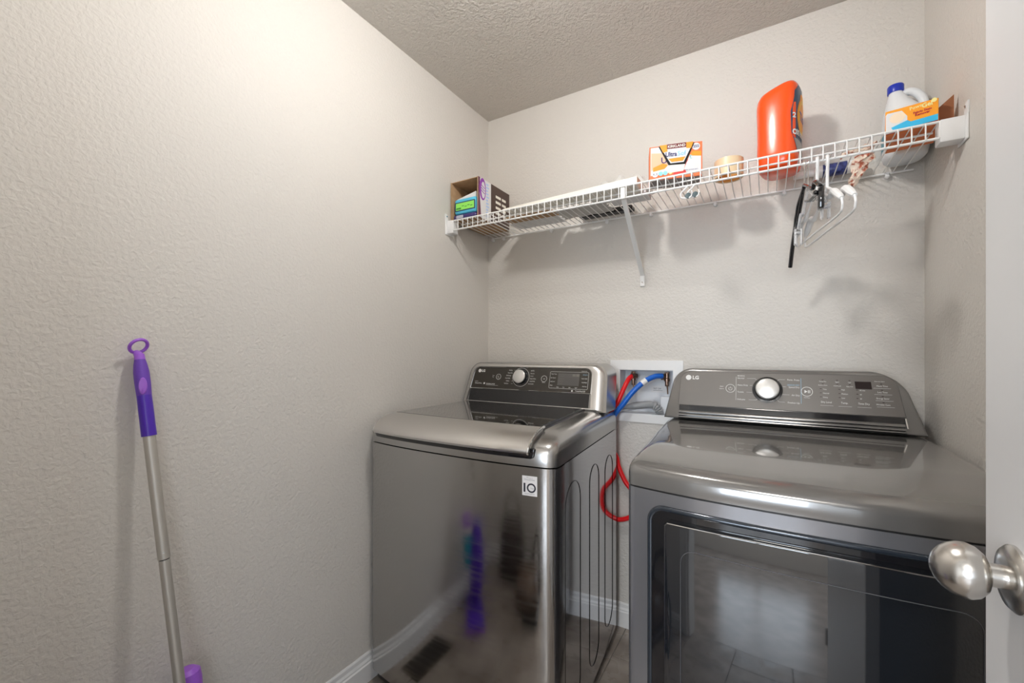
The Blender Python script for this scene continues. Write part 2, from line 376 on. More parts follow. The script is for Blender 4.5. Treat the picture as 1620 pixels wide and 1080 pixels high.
# embossed outlines on the right side
for y0, y1, zt, zb in ((1.148, 1.292, 0.815, 0.10), (1.395, 1.512, 0.812, 0.10), (1.60, 1.72, 0.80, 0.12)):
    pts = rrect(y0, y1, zb, zt, (y1-y0)/2, 10)
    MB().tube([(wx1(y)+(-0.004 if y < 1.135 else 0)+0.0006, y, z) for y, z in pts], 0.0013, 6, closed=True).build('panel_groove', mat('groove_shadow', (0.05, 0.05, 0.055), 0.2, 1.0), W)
# top cover : loft of outlines, flatter towards the top, front rolled back
levels = [(0.890, 0.0, 0.0), (0.925, 0.0, 0.0), (0.941, 0.003, 0.006), (0.954, 0.008, 0.02), (0.964, 0.018, 0.045), (0.972, 0.034, 0.075), (0.977, 0.052, 0.10)]
b = MB(); b.rings([[(x, y, z) for x, y in footprint(i, WY0+f)] for z, i, f in levels]); b.deform(wbow)
b.build('top_cover', STEEL_TOP, W, smooth=50)
# dark slot under the lid handle
b = MB(); b.prism(rrect(-1.215, -0.562, 0.911, 0.940, [0.012, 0.014, 0.004, 0.004]), lambda x, z: (x, WY0-0.004, z), lambda x, z: (x, WY0+0.03, z), 0.002)
# refine for the bow
bmesh.ops.bisect_plane  # (kept simple: the slot is subdivided below)
def subdiv_x(bm, x0, x1, n):
    for k in range(1, n):
        x = x0+(x1-x0)*k/n
        bmesh.ops.bisect_plane(bm, geom=list(bm.verts)+list(bm.edges)+list(bm.faces), plane_co=(x, 0, 0), plane_no=(1, 0, 0))
subdiv_x(b.bm, WX0, WX1, 18); b.deform(wbow); b.build('handle_slot', BLACKG, W)
# lid
LX0, LX1 = -1.228, -0.575
def lidx(y): return LX1-(y-1.05)*0.10
lid_prof = [(1.062, 0.926), (1.050, 0.929), (1.0465, 0.936), (1.050, 0.944), (1.062, 0.955), (1.085, 0.9685), (1.115, 0.9785), (1.15, 0.984), (1.166, 0.9855), (1.166, 0.972), (1.10, 0.95)]
b = MB(); n = 24
b.rings([[(LX0+0.012*(1-k/n)*0+(lidx(y)-LX0-0.0)*k/n, y, z) for y, z in lid_prof] for k in range(n+1)])
def lidtrim(x, y, z):
    # the handle's ends tuck inwards towards the slot
    t = min(1, max(0, (1.15-y)/0.10)); q = (x-LX0)/(LX1-LX0); return (x+0.026*t*t*(1-q), y, z)
b.deform(lidtrim); b.deform(wbow)
lid = b.build('lid_handle', STEEL_LIGHT, W, smooth=50)
b = MB(); b.tube([(lidx(y)+0.003, y, z) for y, z in lid_prof[1:9]], 0.0042, 8)
b.deform(lidtrim); b.deform(wbow); b.build('lid_trim', CHROME, W)
b = MB(); b.tube([(LX0-0.0005, y, z) for y, z in lid_prof[1:9]], 0.0018, 8); b.deform(lidtrim); b.deform(wbow); b.build('lid_trim', CHROME, W)
# frame and glass of the lid
b = MB(); b.rings([[(LX0, 1.1665, z), (lidx(1.166), 1.1665, z), (lidx(1.66), 1.655, z), (LX0, 1.655, z)] for z in (0.970, 0.9838)])
subdiv_x(b.bm, WX0, WX1, 18); b.deform(wbow); b.build('lid_frame', BLACK, W, smooth=0)
b = MB(); b.rings([[(LX0+0.012, 1.169, z), (lidx(1.166)-0.012, 1.169, z), (lidx(1.64)-0.012, 1.645, z), (LX0+0.012, 1.645, z)] for z in (0.9838, 0.9858)])
subdiv_x(b.bm, WX0, WX1, 18); b.deform(wbow); b.build('lid_glass', LIDGLASS, W, smooth=0)
b = MB(); b.rings([[(x, 1.655+y, 0.972+z) for y, z in ((0, 0), (0.0, 0.018), (0.012, 0.028), (0.03, 0.03), (0.04, 0.0))] for x in (LX0+0.01, -0.64)])
b.build('lid_hinge', BLACKG, W)
# console
SL = Vector((0, 0.28, 1)).normalized()
WP = Plane((0, 1.65, 1.043), (1, 0, 0), SL)      # face of the control panel, n points to the room
def tri(pts, xl, xr, v0, v1, fl, fr):
    return [(x+((-fl if x < (xl+xr)/2 else fr)*((v1-v)/(v1-v0))), v) for x, v in pts]
cons = rrect(-1.236, -0.556, -0.072, 0.127, [0, 0, 0.055, 0.05], 10)
def flare(pts, x0, x1, v0, v1, fl):   # widen towards the base
    out = []
    for x, v in pts:
        t = (v1-v)/(v1-v0); t = max(0, t); out.append((x+(fl if x > (x0+x1)/2 else -fl*0.4)*t*t, v))
    return out
cons = tri(cons, -1.236, -0.556, -0.072, 0.127, 0.024, 0.010)
b = MB(); b.prism(cons, WP.at(0.0), lambda a, v: WP.at(0)(a, v)+Vector((0, 0.12-0.28*0.2*v/0.2*0, 0)), 0.0)
b.build('console', STEEL_TOP, W, smooth=40)
# bevelled silver surround, raised round the panel and open at the base
outer = cons; 
inn = tri(rrect(-1.208, -0.619, -0.060, 0.104, [0, 0, 0.028, 0.028], 10), -1.208, -0.619, -0.06, 0.104, 0.024, 0.003)
def loop_ring(mb, A, B, fa, fb, skip=()):
    va = [mb.bm.verts.new(fa(*p)) for p in A]; vb = [mb.bm.verts.new(fb(*p)) for p in B]
    for i in range(len(A)):
        j = (i+1) % len(A)
        if i in skip: continue
        mb.bm.faces.new((va[i], va[j], vb[j], vb[i]))
def lerp(A, B, t): return [(a[0]+(c[0]-a[0])*t, a[1]+(c[1]-a[1])*t) for a, c in zip(A, B)]
b = MB()
hs = [(0.0, -0.03), (0.12, -0.006), (0.3, 0.006), (0.6, 0.011), (0.92, 0.010), (1.0, 0.0)]
for (ta, ha), (tb, hb) in zip(hs[:-1], hs[1:]): loop_ring(b, lerp(outer, inn, ta), lerp(outer, inn, tb), WP.at(ha), WP.at(hb))
b.build('console_surround', STEEL_LIGHT, W, smooth=50)
pan = tri(rrect(-1.208, -0.619, 0.002, 0.1035, [0.001, 0.001, 0.027, 0.027], 10), -1.208, -0.619, 0.002, 0.1035, 0.0145, 0.002)
b = MB(); WP.poly(b, pan, 0.0005, 0.0035); cp = b.build('control_panel', PANELBLK, W)
b = MB(); b.tube([WP.at(0.0045)(*p) for p in tri(rrect(-1.2095, -0.6175, 0.0, 0.105, [0.001, 0.001, 0.028, 0.028], 10), -1.2095, -0.6175, 0.0, 0.105, 0.0148, 0.002)], 0.0016, 6, closed=True)
b.build('chrome_edge', CHROME, W)
b = MB(); b.prism(rrect(-1.226, -0.622, -0.068, -0.002, 0.002), WP.at(0.0012), WP.at(0.0003)); b.build('console_recess', BLACKG, W)
PP = Plane(WP.at(0.0035)(0, 0), WP.u, WP.v)
b = MB()
PP.poly(b, circ(-1.184, 0.085, 0.0085, 20), 0, 0.0004); PP.text(b, 'LG', -1.173, 0.0795, 0.0165, bold=0.0006)
PP.text(b, 'Direct Drive', -1.201, 0.0215, 0.0085, sx=0.9); PP.text(b, 'INVERTER', -1.203, 0.0315, 0.004)
PP.poly(b, circ(-1.148, 0.0245, 0.0045, 14), 0, 0.0004)
PP.text(b, 'TRUEBALANCE', -1.138, 0.0195, 0.0088, sx=0.85); PP.line(b, (-1.138, 0.0165), (-1.07, 0.0165), 0.0006)
PP.text(b, 'Smart', -1.107, 0.0615, 0.0055, sx=0.8); PP.text(b, 'Diag.', -1.107, 0.055, 0.0045, sx=0.8)
PP.outline(b, circ(-1.073, 0.058, 0.0125, 24), 0.0012); PP.outline(b, circ(-1.073, 0.0575, 0.0045, 12)[4:]+[], 0.0008, closed=False); PP.line(b, (-1.073, 0.058), (-1.073, 0.0635), 0.0009)
for i, s in enumerate(('Bedding', 'Heavy Duty', 'Bulky/Large', 'Deep Wash', 'Sanitary', 'Tub Clean')): PP.text(b, s, -1.006-0.003*abs(i-2.0)+(0.010 if i in (0, 1) else 0), 0.0885-i*0.0125, 0.0068, 'RIGHT', sx=0.8)
for i, s in enumerate(('AUTO', 'Delicates', 'Towels', 'Bright Whites', 'Speed Wash', 'Downloaded')): PP.text(b, s, -0.906 if i < 5 else -0.912, 0.0875-i*0.0118, 0.0078 if i == 0 else 0.0066, 'LEFT', sx=0.8)
for i in range(6):
    PP.line(b, (-1.000+(0.008 if i < 2 else 0), 0.0905-i*0.0125), (-0.992+(0.010 if i < 2 else 0), 0.0905-i*0.0125), 0.0005)
PP.outline(b, circ(-0.9535, 0.0595, 0.0425, 40), 0.0013)
PP.outline(b, circ(-0.836, 0.056, 0.0135, 24), 0.0012); PP.text(b, '>II', -0.836, 0.0525, 0.008, 'CENTER'); PP.text(b, 'Start/Pause', -0.836, 0.038, 0.0045, 'CENTER', sx=0.8)
PP.outline(b, rrect(-0.808, -0.632, 0.0165, 0.089, 0.004, 3), 0.0009)
for i, s in enumerate(('Wash Temp', 'Spin Speed', 'Soil Level', 'Rinse')): PP.text(b, s, -0.803, 0.0765-i*0.0165, 0.0062, sx=0.85)
for i, s in enumerate(('Water Plus', 'Turbo Wash', 'Cold Wash', 'Add Item')):
    if i: PP.text(b, s, -0.636, 0.0765-i*0.0165, 0.0062, 'RIGHT', sx=0.85)
for i, s in enumerate(('Delay', 'Soak', 'Light', 'Signal')): PP.text(b, s, -0.772+i*0.028, 0.0205, 0.006, sx=0.75)
PP.text(b, 'Estimated Time', -0.640, 0.0925, 0.004, 'RIGHT')
PP.text(b, 'TurboWash3D', -0.640, 0.0055, 0.0085, 'RIGHT', sx=0.85); PP.poly(b, circ(-0.699, 0.0085, 0.0036, 14), 0, 0.0004)
b.build('lettering', PRINT, cp, smooth=0)
b = MB(); PP.text(b, 'Allergiene', -0.636, 0.0765, 0.0062, 'RIGHT', sx=0.85); b.build('lettering', PRINTBLUE, cp, smooth=0)
b = MB(); PP.poly(b, rrect(-0.770, -0.672, 0.030, 0.083, 0.001, 2), 0, 0.0003); b.build('display', mat('dim_display', (0.09, 0.085, 0.08), 0.3), cp, smooth=0)
b = MB(); P2 = Plane(PP.at(0.0004)(0, 0), PP.u, PP.v); P2.text(b, '88:88', -0.673, 0.070, 0.014, 'RIGHT', sx=1.0, bold=0.0003)
for i in range(4): P2.text(b, 'o o o o', -0.765+0.002*i, 0.036+0.0105*i, 0.006)
b.build('lettering', mat('unlit_segment', (0.22, 0.2, 0.18), 0.5), cp, smooth=0)
def dial(o, plane, u, v, r, h, capm, base_m, rbase, par):
    nn = plane.n; c = plane.at(0)(u, v)
    MB().lathe([(rbase, 0), (rbase, 0.003), (r*1.12, 0.0035), (r*1.12, h*0.6), (r*1.06, h-0.002), (0.0, h-0.002)], c, nn, 36).build('dial_base', base_m, par)
    MB().lathe([(r*1.02, h-0.003), (r*1.02, h), (r*0.97, h+0.002), (r*0.9, h+0.0028), (0.0, h+0.0028)], c, nn, 36).build('dial', capm, par)
dial(None, PP, -0.9535, 0.0595, 0.030, 0.019, SILVER, BLACKG, 0.0385, W)
# ten year sticker on the front
stk = Plane((0, WY0-0.0225, 0), (1, 0, 0), (0, 0, 1))
def stick(mb): return mb.deform(lambda x, y, z: (x, bow(x, WY0-0.0012, z)[1]+(y-(WY0-0.0225)), z))
b = MB(); stk.poly(b, [(-0.600+0.045*k/6, 0.862) for k in range(7)][::-1]+[(-0.600+0.045*k/6, 0.806) for k in range(7)], -0.0003, 0.0005); stick(b)
st = b.build('warranty_sticker', mat('sticker', (0.80, 0.79, 0.80), 0.5), W, smooth=0)
b = MB(); stk.text(b, 'Motor is', -0.5775, 0.8555, 0.0052, 'CENTER', 0.0009); stk.text(b, 'DirectDrive', -0.5775, 0.8495, 0.0072, 'CENTER', 0.0009, 0.9)
stk.text(b, 'WARRANTY', -0.5775, 0.8095, 0.0058, 'CENTER', 0.0009, 0.95); stk.text(b, 'Year', -0.569, 0.826, 0.006, 'CENTER', 0.0009)
stick(b); b.build('lettering', mat('grey_print', (0.3, 0.3, 0.34), 0.5), st, smooth=0)
b = MB(); stk.poly(b, rrect(-0.5955, -0.5900, 0.8160, 0.8415, 0.0008, 2), 0, 0.001)
o1, i1 = circ(-0.5720, 0.8287, 0.0135, 28), circ(-0.5720, 0.8287, 0.0090, 28)
loop_ring(b, o1, i1, stk.at(0.001), stk.at(0.001)); stick(b); b.build('lettering', PRINTDK, st, smooth=0)

# ------------------------------------------------------------------ dryer
DR = empty('tumble_dryer', (0.07, 1.42, 0.0), 'dark graphite tumble dryer with black glass door, standing beside the open room door', 'tumble dryer')
EX0, EX0B, EX1, EY0, EY1 = -0.297, -0.345, 0.422, 1.044, 1.80
def dbow(x, y, z): return bow(x, y, z, 1.25, 0.2, 0.034, EX0, EX1, 2.4)
def ex0(y): return EX0+(EX0B-EX0)*(y-EY0)/(EY1-EY0)
def dfoot(inset=0.0, fy=EY0, rr=0.022, n=20):
    pts = [(EX0B+inset, EY1), (ex0(1.4)+inset, 1.4)]
    for k in range(5):
        a = PI+0.5*PI*k/4; pts.append((EX0+inset+rr+math.cos(a)*rr, fy+rr+math.sin(a)*rr))
    xa, xb = EX0+inset+rr, EX1-inset-rr
    for k in range(1, n): pts.append((xa+(xb-xa)*k/n, fy))
    for k in range(5):
        a = 1.5*PI+0.5*PI*k/4; pts.append((EX1-inset-rr+math.cos(a)*rr, fy+rr+math.sin(a)*rr))
    pts.append((EX1-inset, EY1)); return pts
b = MB(); b.rings([[(x, y, z) for x, y in dfoot()] for z in (0.05, 0.886)]); b.deform(dbow); b.build('cabinet', GRAPH, DR, smooth=40)
b = MB(); b.rings([[(x, y, z) for x, y in dfoot(0.012, EY0+0.015)] for z in (0.02, 0.055)]); b.deform(dbow); b.build('kick_base', BLACK, DR)
b = MB(); b.rings([[(x, y, z) for x, y in dfoot(0.002, EY0+0.003)] for z in (0.884, 0.893)]); b.deform(dbow); b.build('cover_seam', BLACK, DR)
for fx, fy in ((-0.24, 1.14), (0.36, 1.14), (-0.26, 1.74), (0.36, 1.74)):
    MB().lathe([(0.02, 0), (0.02, 0.008), (0.008, 0.01), (0.008, 0.03)], (fx, fy, 0), n=14).build('foot', BLACK, DR)
dl = [(0.890, 0.0, 0.0), (0.918, 0.0, 0.0), (0.930, 0.001, 0.004), (0.939, 0.004, 0.013), (0.946, 0.008, 0.035), (0.952, 0.013, 0.075), (0.957, 0.018, 0.12), (0.961, 0.027, 0.165), (0.9625, 0.036, 0.20)]
b = MB(); b.rings([[(x, y, z) for x, y in dfoot(i, EY0+f)] for z, i, f in dl]); b.deform(dbow); b.build('top_cover', GRAPHTOP, DR, smooth=50)
# console of the dryer
DPn = Plane((0, 1.70, 1.011), (1, 0, 0), SL)
def tri(pts, xl, xr, v0, v1, fl, fr):
    return [(x+((-fl if x < (xl+xr)/2 else fr)*((v1-v)/(v1-v0))), v) for x, v in pts]
co = tri(rrect(-0.300, 0.352, -0.047, 0.147, [0, 0, 0.075, 0.055], 12), -0.300, 0.352, -0.047, 0.147, 0.038, 0.056)
b = MB(); b.prism(co, DPn.at(0.0), lambda a, v: DPn.at(0)(a, v)+Vector((0, 0.09, 0)), 0.008, 3)
b.build('console', GRAPHTOP, DR, smooth=40)
pn = tri(rrect(-0.280, 0.340, 0.006, 0.132, [0.001, 0.001, 0.035, 0.032], 10), -0.28, 0.34, 0.006, 0.132, 0.006, 0.018)
b = MB(); DPn.poly(b, pn, 0.0, 0.004); dp = b.build('control_panel', GRAPHPANEL, DR)
b = MB(); b.tube([DPn.at(0.002)(*p) for p in pn], 0.0012, 6, closed=True); b.build('panel_edge', mat('panel_joint', (0.03, 0.027, 0.025), 0.4), DR)
# recess under the panel with stepped ledges
b = MB(); DPn.poly(b, rrect(-0.284, 0.356, -0.042, 0.004, 0.002), 0.0003, 0.0012); b.build('console_recess', BLACKG, DR, smooth=0)
for i, (v, h, t) in enumerate(((-0.018, 0.006, 0.005), (-0.030, 0.014, 0.005), (-0.040, 0.024, 0.004))):
    b = MB(); b.prism([(0.0, v-t), (h, v-t), (h, v-0.001), (h*0.6, v+t*0.6), (0, v+t)], lambda a, c: DPn.at(a)(-0.283, c), lambda a, c: DPn.at(a)(0.355, c))
    b.build('ledge', GRAPHTOP, DR, smooth=30)
b = MB(); b.tube([DPn.at(0.005)(0.357, 0.002), DPn.at(0.006)(0.3605, -0.028)], 0.002, 6); b.build('chrome_edge', CHROME, DR)
QP = Plane(DPn.at(0.004)(0, 0), DPn.u, DPn.v)
b = MB()
QP.poly(b, circ(-0.2545, 0.1105, 0.0098, 22), 0, 0.0004); QP.text(b, 'LG', -0.241, 0.1045, 0.0185, bold=0.0006)
QP.text(b, 'Smart', -0.141, 0.079, 0.006, 'CENTER', sx=0.8); QP.text(b, 'Diagnosis', -0.141, 0.071, 0.0045, 'CENTER', sx=0.8)
QP.outline(b, circ(-0.1125, 0.0745, 0.0145, 26), 0.0012); QP.outline(b, circ(-0.1125, 0.0735, 0.0055, 14)[5:]+circ(-0.1125, 0.0735, 0.0055, 14)[:3], 0.0009, closed=False); QP.line(b, (-0.1125, 0.075), (-0.1125, 0.081), 0.001)
QP.line(b, (-0.0945, 0.118), (-0.0945, 0.033), 0.0008)
for s, v in (('BEDDING', 0.1195), ('Normal', 0.1105), ('Heavy Duty', 0.0855), ('Towels', 0.0605), ('Delicates', 0.034)): QP.text(b, s, -0.0905, v, 0.0078 if s != 'BEDDING' else 0.006, sx=0.88)
for s, v in (('Perm. Press', 0.109), ('Speed Dry', 0.084), ('Air Dry', 0.0565), ('Freshen Up', 0.0305)): QP.text(b, s, 0.0945, v, 0.0082, 'RIGHT', sx=0.88)
for a, c in (((-0.060, 0.113), (-0.036, 0.113)), ((-0.052, 0.088), (-0.044, 0.088)), ((-0.062, 0.063), (-0.045, 0.063)), ((-0.055, 0.0365), (-0.032, 0.0365)),
             ((0.036, 0.112), (0.053, 0.112)), ((0.047, 0.087), (0.056, 0.087)), ((0.045, 0.060), (0.066, 0.060)), ((0.036, 0.034), (0.052, 0.034)), ((-0.036, 0.113), (-0.030, 0.108)), ((0.036, 0.112), (0.031, 0.107)), ((-0.032, 0.0365), (-0.028, 0.041)), ((0.036, 0.034), (0.031, 0.040))):
    QP.line(b, a, c, 0.0006)
QP.outline(b, circ(0.1145, 0.0735, 0.0155, 26), 0.0014); QP.poly(b, [(0.108, 0.068), (0.108, 0.079), (0.116, 0.0735)], 0, 0.0004); QP.line(b, (0.1185, 0.0685), (0.1185, 0.0785), 0.0018); QP.line(b, (0.1225, 0.0685), (0.1225, 0.0785), 0.0018)
QP.text(b, 'Start/Pause', 0.1145, 0.0515, 0.0045, 'CENTER', sx=0.8)
for s, u, v in (('Damp Dry', 0.158, 0.108), ('Reduce Static', 0.158, 0.0955), ('Child Lock', 0.196, 0.0945), ('Signal', 0.196, 0.107), ('Less', 0.228, 0.107), ('Easy Iron', 0.228, 0.0935)): QP.text(b, s, u, v, 0.0052, 'CENTER', sx=0.85)
for u, rows in ((0.158, ('Very', 'Normal', 'Damp')), (0.206, ('High', 'Medium', 'Low')), (0.252, ('60 min', '40', '30'))):
    for i, s in enumerate(rows): QP.text(b, s, u, 0.082-i*0.0135, 0.006, 'LEFT', sx=0.85)
for s, u in (('Dry Level', 0.166), ('Temp.', 0.213), ('Time Dry', 0.261)): QP.text(b, s, u, 0.0385, 0.0085, 'CENTER', sx=0.85); QP.line(b, (u-0.016, 0.030), (u+0.018, 0.030), 0.0005)
for i, s in enumerate(('More Time', 'Less Time', 'Energy Saver', 'Wrinkle Care')): QP.text(b, s, 0.3075, 0.0975-i*0.0195, 0.007, 'CENTER', sx=0.85); QP.line(b, (0.286+0.002*i, 0.0925-i*0.0195), (0.328+0.002*i, 0.0925-i*0.0195), 0.0005)
QP.text(b, 'Remote Start', 0.302, 0.113, 0.0045, 'CENTER')
b.build('lettering', PRINT, dp, smooth=0)
b = MB(); QP.text(b, 'SENSOR DRY', 0.0945, 0.0915, 0.007, 'RIGHT', sx=0.85); QP.line(b, (0.0985, 0.118), (0.0985, 0.032), 0.0011); b.build('lettering', PRINTBLUE, dp, smooth=0)
b = MB()
for u, v in ((0.158, 0.115), (0.158, 0.102), (0.196, 0.115), (0.196, 0.102), (0.228, 0.115), (0.228, 0.101), (0.152, 0.085), (0.152, 0.0715), (0.152, 0.058), (0.201, 0.085), (0.201, 0.0715), (0.201, 0.058), (0.246, 0.085), (0.246, 0.0715), (0.246, 0.058), (0.3055, 0.1065), (0.3065, 0.087), (0.3075, 0.0675), (0.3085, 0.048)):
    QP.poly(b, rrect(u-0.0025, u+0.0025, v-0.0009, v+0.0009, 0.0006, 2), 0, 0.0004)
b.build('indicator_lights', DISPLAY, dp, smooth=0)
b = MB(); QP.poly(b, [(0.2425, 0.0885), (0.283, 0.0885), (0.281, 0.1125), (0.2405, 0.1125)], 0, 0.0006); b.build('display', DISPLAY, dp, smooth=0)
dial(None, QP, 0.0015, 0.074, 0.0345, 0.024, SILVER, BLACKG, 0.0455, DR)
# dryer door: bezel, deep frame, handle hollow, glass
def shift_front(mb, off): 
    subdiv_x(mb.bm, EX0, EX1, 20)
    return mb.deform(dbow)
b = MB(); b.tube([(x, EY0-0.001, z) for x, z in rrect(-0.238, 0.372, 0.11, 0.851, 0.035, 8)], 0.0065, 8, closed=True); shift_front(b, 0)
dd = b.build('door_bezel', BEZEL, DR, smooth=50)
b = MB(); b.prism(rrect(-0.233, 0.367, 0.115, 0.846, 0.03, 8), lambda x, z: (x, EY0-0.0035, z), lambda x, z: (x, EY0+0.01, z)); shift_front(b, 0)
b.build('door_frame', BLACKG, DR, smooth=30)
def glass_top(x): return 0.829-0.004*abs((x-0.06)/0.27)**2
gp = [(-0.203+0.02, 0.14), (0.345, 0.14), (0.345, glass_top(0.33))]+[(0.33-0.525*k/16, glass_top(0.33-0.525*k/16)) for k in range(17)]+[(-0.203, 0.818), (-0.203, 0.15)]
b = MB(); b.prism(gp, lambda x, z: (x, EY0-0.016, z), lambda x, z: (x, EY0-0.003, z), 0.004, 3); shift_front(b, 0)
b.build('door_glass', DRYGLASS, DR, smooth=30)
b = MB(); b.tube([(x, EY0-0.0165, glass_top(x)-0.001) for x in [-0.195+0.53*k/30 for k in range(31)]], 0.0013, 6); b.deform(dbow)
b.build('handle_edge', CHROME, DR)
b = MB(); b.tube([(x, EY0-0.0168, z) for x, z in rrect(-0.165, 0.31, 0.17, 0.775, 0.03, 6)], 0.0009, 5, closed=True); shift_front(b, 0); b.build('window_outline', mat('window_line', (0.10, 0.10, 0.11), 0.3), DR)

# ------------------------------------------------------------------ outlet box with valves and hoses
OB = empty('washer_outlet_box', (-0.45, YB, 1.04), 'white recessed washer outlet box in the back wall, between the two machines', 'outlet box')
b = MB(); fx0, fx1, fz0, fz1 = -0.603, -0.296, 0.910, 1.179; hx0, hx1, hz0, hz1 = -0.562, -0.334, 0.945, 1.138
for x0, x1, z0, z1 in ((fx0, hx0, fz0, fz1), (hx1, fx1, fz0, fz1), (hx0, hx1, hz1, fz1), (hx0, hx1, fz0, hz0)): b.box(x0, x1, YB-0.006, YB-0.0002, z0, z1)
b.build('frame', WPLAST, OB, smooth=0)
b = MB(); y1 = YB+0.085
b.box(hx0, hx1, y1-0.003, y1, hz0, hz1); b.box(hx0, hx0+0.002, YB-0.004, y1, hz0, hz1); b.box(hx1-0.002, hx1, YB-0.004, y1, hz0, hz1); b.box(hx0, hx1, YB-0.004, y1, hz1-0.002, hz1); b.box(hx0, hx1, YB-0.004, y1, hz0, hz0+0.002)
b.box(-0.40, -0.345, y1-0.03, y1-0.003, hz0, 1.02, 0.004)
b.build('recess', mat('recess_plastic', (0.72, 0.74, 0.77), 0.4), OB, smooth=0)
b = MB(); sp = Plane((0, y1-0.0031, 0), (1, 0, 0), (0, 0, 1)); sp.poly(b, rrect(-0.445, -0.375, 1.035, 1.065, 0.002, 2), 0, 0.0003); st2 = b.build('label_plate', WHITEB, OB, smooth=0)
b = MB(); sp.text(b, 'TEST CAP', -0.435, 1.050, 0.008, h=0.0006); sp.line(b, (-0.435, 1.044), (-0.395, 1.044), 0.001, 0, 0.0006); b.build('lettering', PRINTDK, st2, smooth=0)
for vx, hm in ((-0.512, 'r'), (-0.368, 'b')):
    b = MB(); yv = 1.905
    b.lathe([(0.008, 0), (0.008, 0.02), (0.012, 0.021), (0.012, 0.032), (0.009, 0.034), (0.009, 0.055), (0.006, 0.058)], (vx, yv, 1.068), (0, 0, 1), 14)
    b.lathe([(0.011, 0), (0.011, 0.012), (0.014, 0.013), (0.014, 0.026), (0.008, 0.028)], (vx+(0.014 if hm == 'r' else 0.0), yv+0.008, 1.108), (-0.8, -0.6, 0) if hm == 'b' else (-0.75, -0.65, 0.0), 12)
    b.tube([(vx, yv-0.004, 1.075), (vx+0.004, yv-0.010, 1.060), (vx+0.006, yv-0.014, 1.035)], [0.004, 0.003, 0.0028], 8)
    b.box(vx-0.009, vx+0.009, yv-0.006, yv+0.006, 1.122, 1.129, 0.002, 1)
    b.build('valve', BRASS, OB)
# hoses
path = spline([(-0.515, 1.895, 1.108), (-0.524, 1.872, 1.095), (-0.535, 1.845, 1.060), (-0.558, 1.8295, 1.0), (-0.592, 1.8285, 0.94), (-0.612, 1.8285, 0.88), (-0.600, 1.8285, 0.81), (-0.566, 1.829, 0.757), (-0.556, 1.83, 0.715), (-0.528, 1.83, 0.655), (-0.488, 1.832, 0.60), (-0.486, 1.832, 0.53), (-0.520, 1.832, 0.493), (-0.575, 1.83, 0.485), (-0.63, 1.828, 0.54)], 8)
rh = tag(MB().tube(path, 0.0103, 12).build('hot_water_hose', REDH, smooth=60), 'red rubber hose curling down behind the washing machine', 'hose')
path = spline([(-0.385, 1.890, 1.112), (-0.41, 1.865, 1.110), (-0.445, 1.835, 1.090), (-0.490, 1.815, 1.045), (-0.530, 1.807, 0.99), (-0.565, 1.8055, 0.945), (-0.60, 1.8055, 0.88), (-0.62, 1.8055, 0.75)], 8)
bh = empty('cold_water_hose', (-0.385, 1.896, 1.112), 'blue rubber hose with a white collar, arching out of the outlet box', 'hose')
MB().tube(path, 0.0115, 12).build('hose', BLUEH, bh, smooth=60)
i = 15; MB().tube(path[i:i+4], 0.0132, 12).build('collar', WPLAST, bh)
p2 = spline([(-0.395, 1.893, 0.949), (-0.40, 1.893, 0.965), (-0.425, 1.888, 0.985), (-0.475, 1.866, 0.983), (-0.53, 1.853, 0.973), (-0.575, 1.850, 0.962), (-0.63, 1.850, 0.95)], 10)
rr_ = [(0.0162 if k < 34 else max(0.009, 0.0162-0.001*(k-34)))+(0.0028*math.sin(k*1.9) if k < 20 else 0) for k in range(len(p2))]
tag(MB().tube(p2, rr_, 14).build('drain_hose', GREYH, smooth=60), 'grey ribbed drain hose at the bottom of the outlet box', 'hose')

# ------------------------------------------------------------------ wire shelf
SZ, SY0, SY1 = 1.818, 1.530, 1.857     # deck height, front lip, rear wire
SH = empty('wire_shelf', (-0.4155, 1.70, SZ), 'long white coated wire shelf with a front lip, mounted across the back wall', 'shelf')
SX0, SX1 = -1.232, 0.388
r1 = 0.0032
for nm, y, z, rr in (('front_rail', SY0, SZ, 0.0034), ('front_rail', SY0, SZ-0.043, 0.0036), ('middle_rail', 1.583, SZ-0.006, 0.0030), ('rear_rail', SY1, SZ-0.008, 0.0034)):
    MB().tube([(SX0, y, z), (SX1 if nm != 'rear_rail' else 0.41, y, z)], rr, 10).build(nm, WIREW, SH)
cw = None; npitch = 60
for k in range(npitch):
    x = SX0+(SX1-SX0)*k/(npitch-1)
    if cw is None:
        cw = MB().tube([(x, SY1, SZ-0.003), (x, 1.7, SZ-0.001), (x, SY0+0.006, SZ+0.002), (x, SY0-0.0035, SZ), (x, SY0-0.0045, SZ-0.004), (x, SY0-0.0045, SZ-0.043)], 0.0018, 6).build('cross_wire', WIREW, SH)
        x_first = x
    else:
        c = cw.copy(); C.objects.link(c); c.parent = SH; c.location = (x-x_first, 0, 0)
# end brackets
def end_bracket(x0, x1, flange_x, sgn):
    b = MB(); b.box(min(x0, x1), max(x0, x1), SY0-0.006, SY0+0.036, SZ-0.056, SZ+0.0035, 0.003, 2)
    xa, xb = sorted((flange_x, flange_x-sgn*0.004)); b.box(xa, xb, SY0-0.018, SY0+0.046, SZ-0.062, SZ+0.0038, 0.0015, 1)
    b.prism([(SY0-0.018, SZ+0.002), (SY0+0.006, SZ+0.002), (SY0-0.008, SZ+0.032), (SY0-0.020, SZ+0.034)], lambda y, z: (xa, y, z), lambda y, z: (xb, y, z))
    o = b.build('end_bracket', WPLAST, SH)
    MB().lathe([(0.0, 0), (0.0035, 0), (0.0035, 0.0015), (0, 0.002)], (flange_x-sgn*0.004, SY0-0.009, SZ+0.022), (-sgn, 0, 0), 12).build('screw', CHROME, o)
end_bracket(0.388, 0.437, 0.4385, 1); end_bracket(-1.236, -1.268, -1.27, -1)
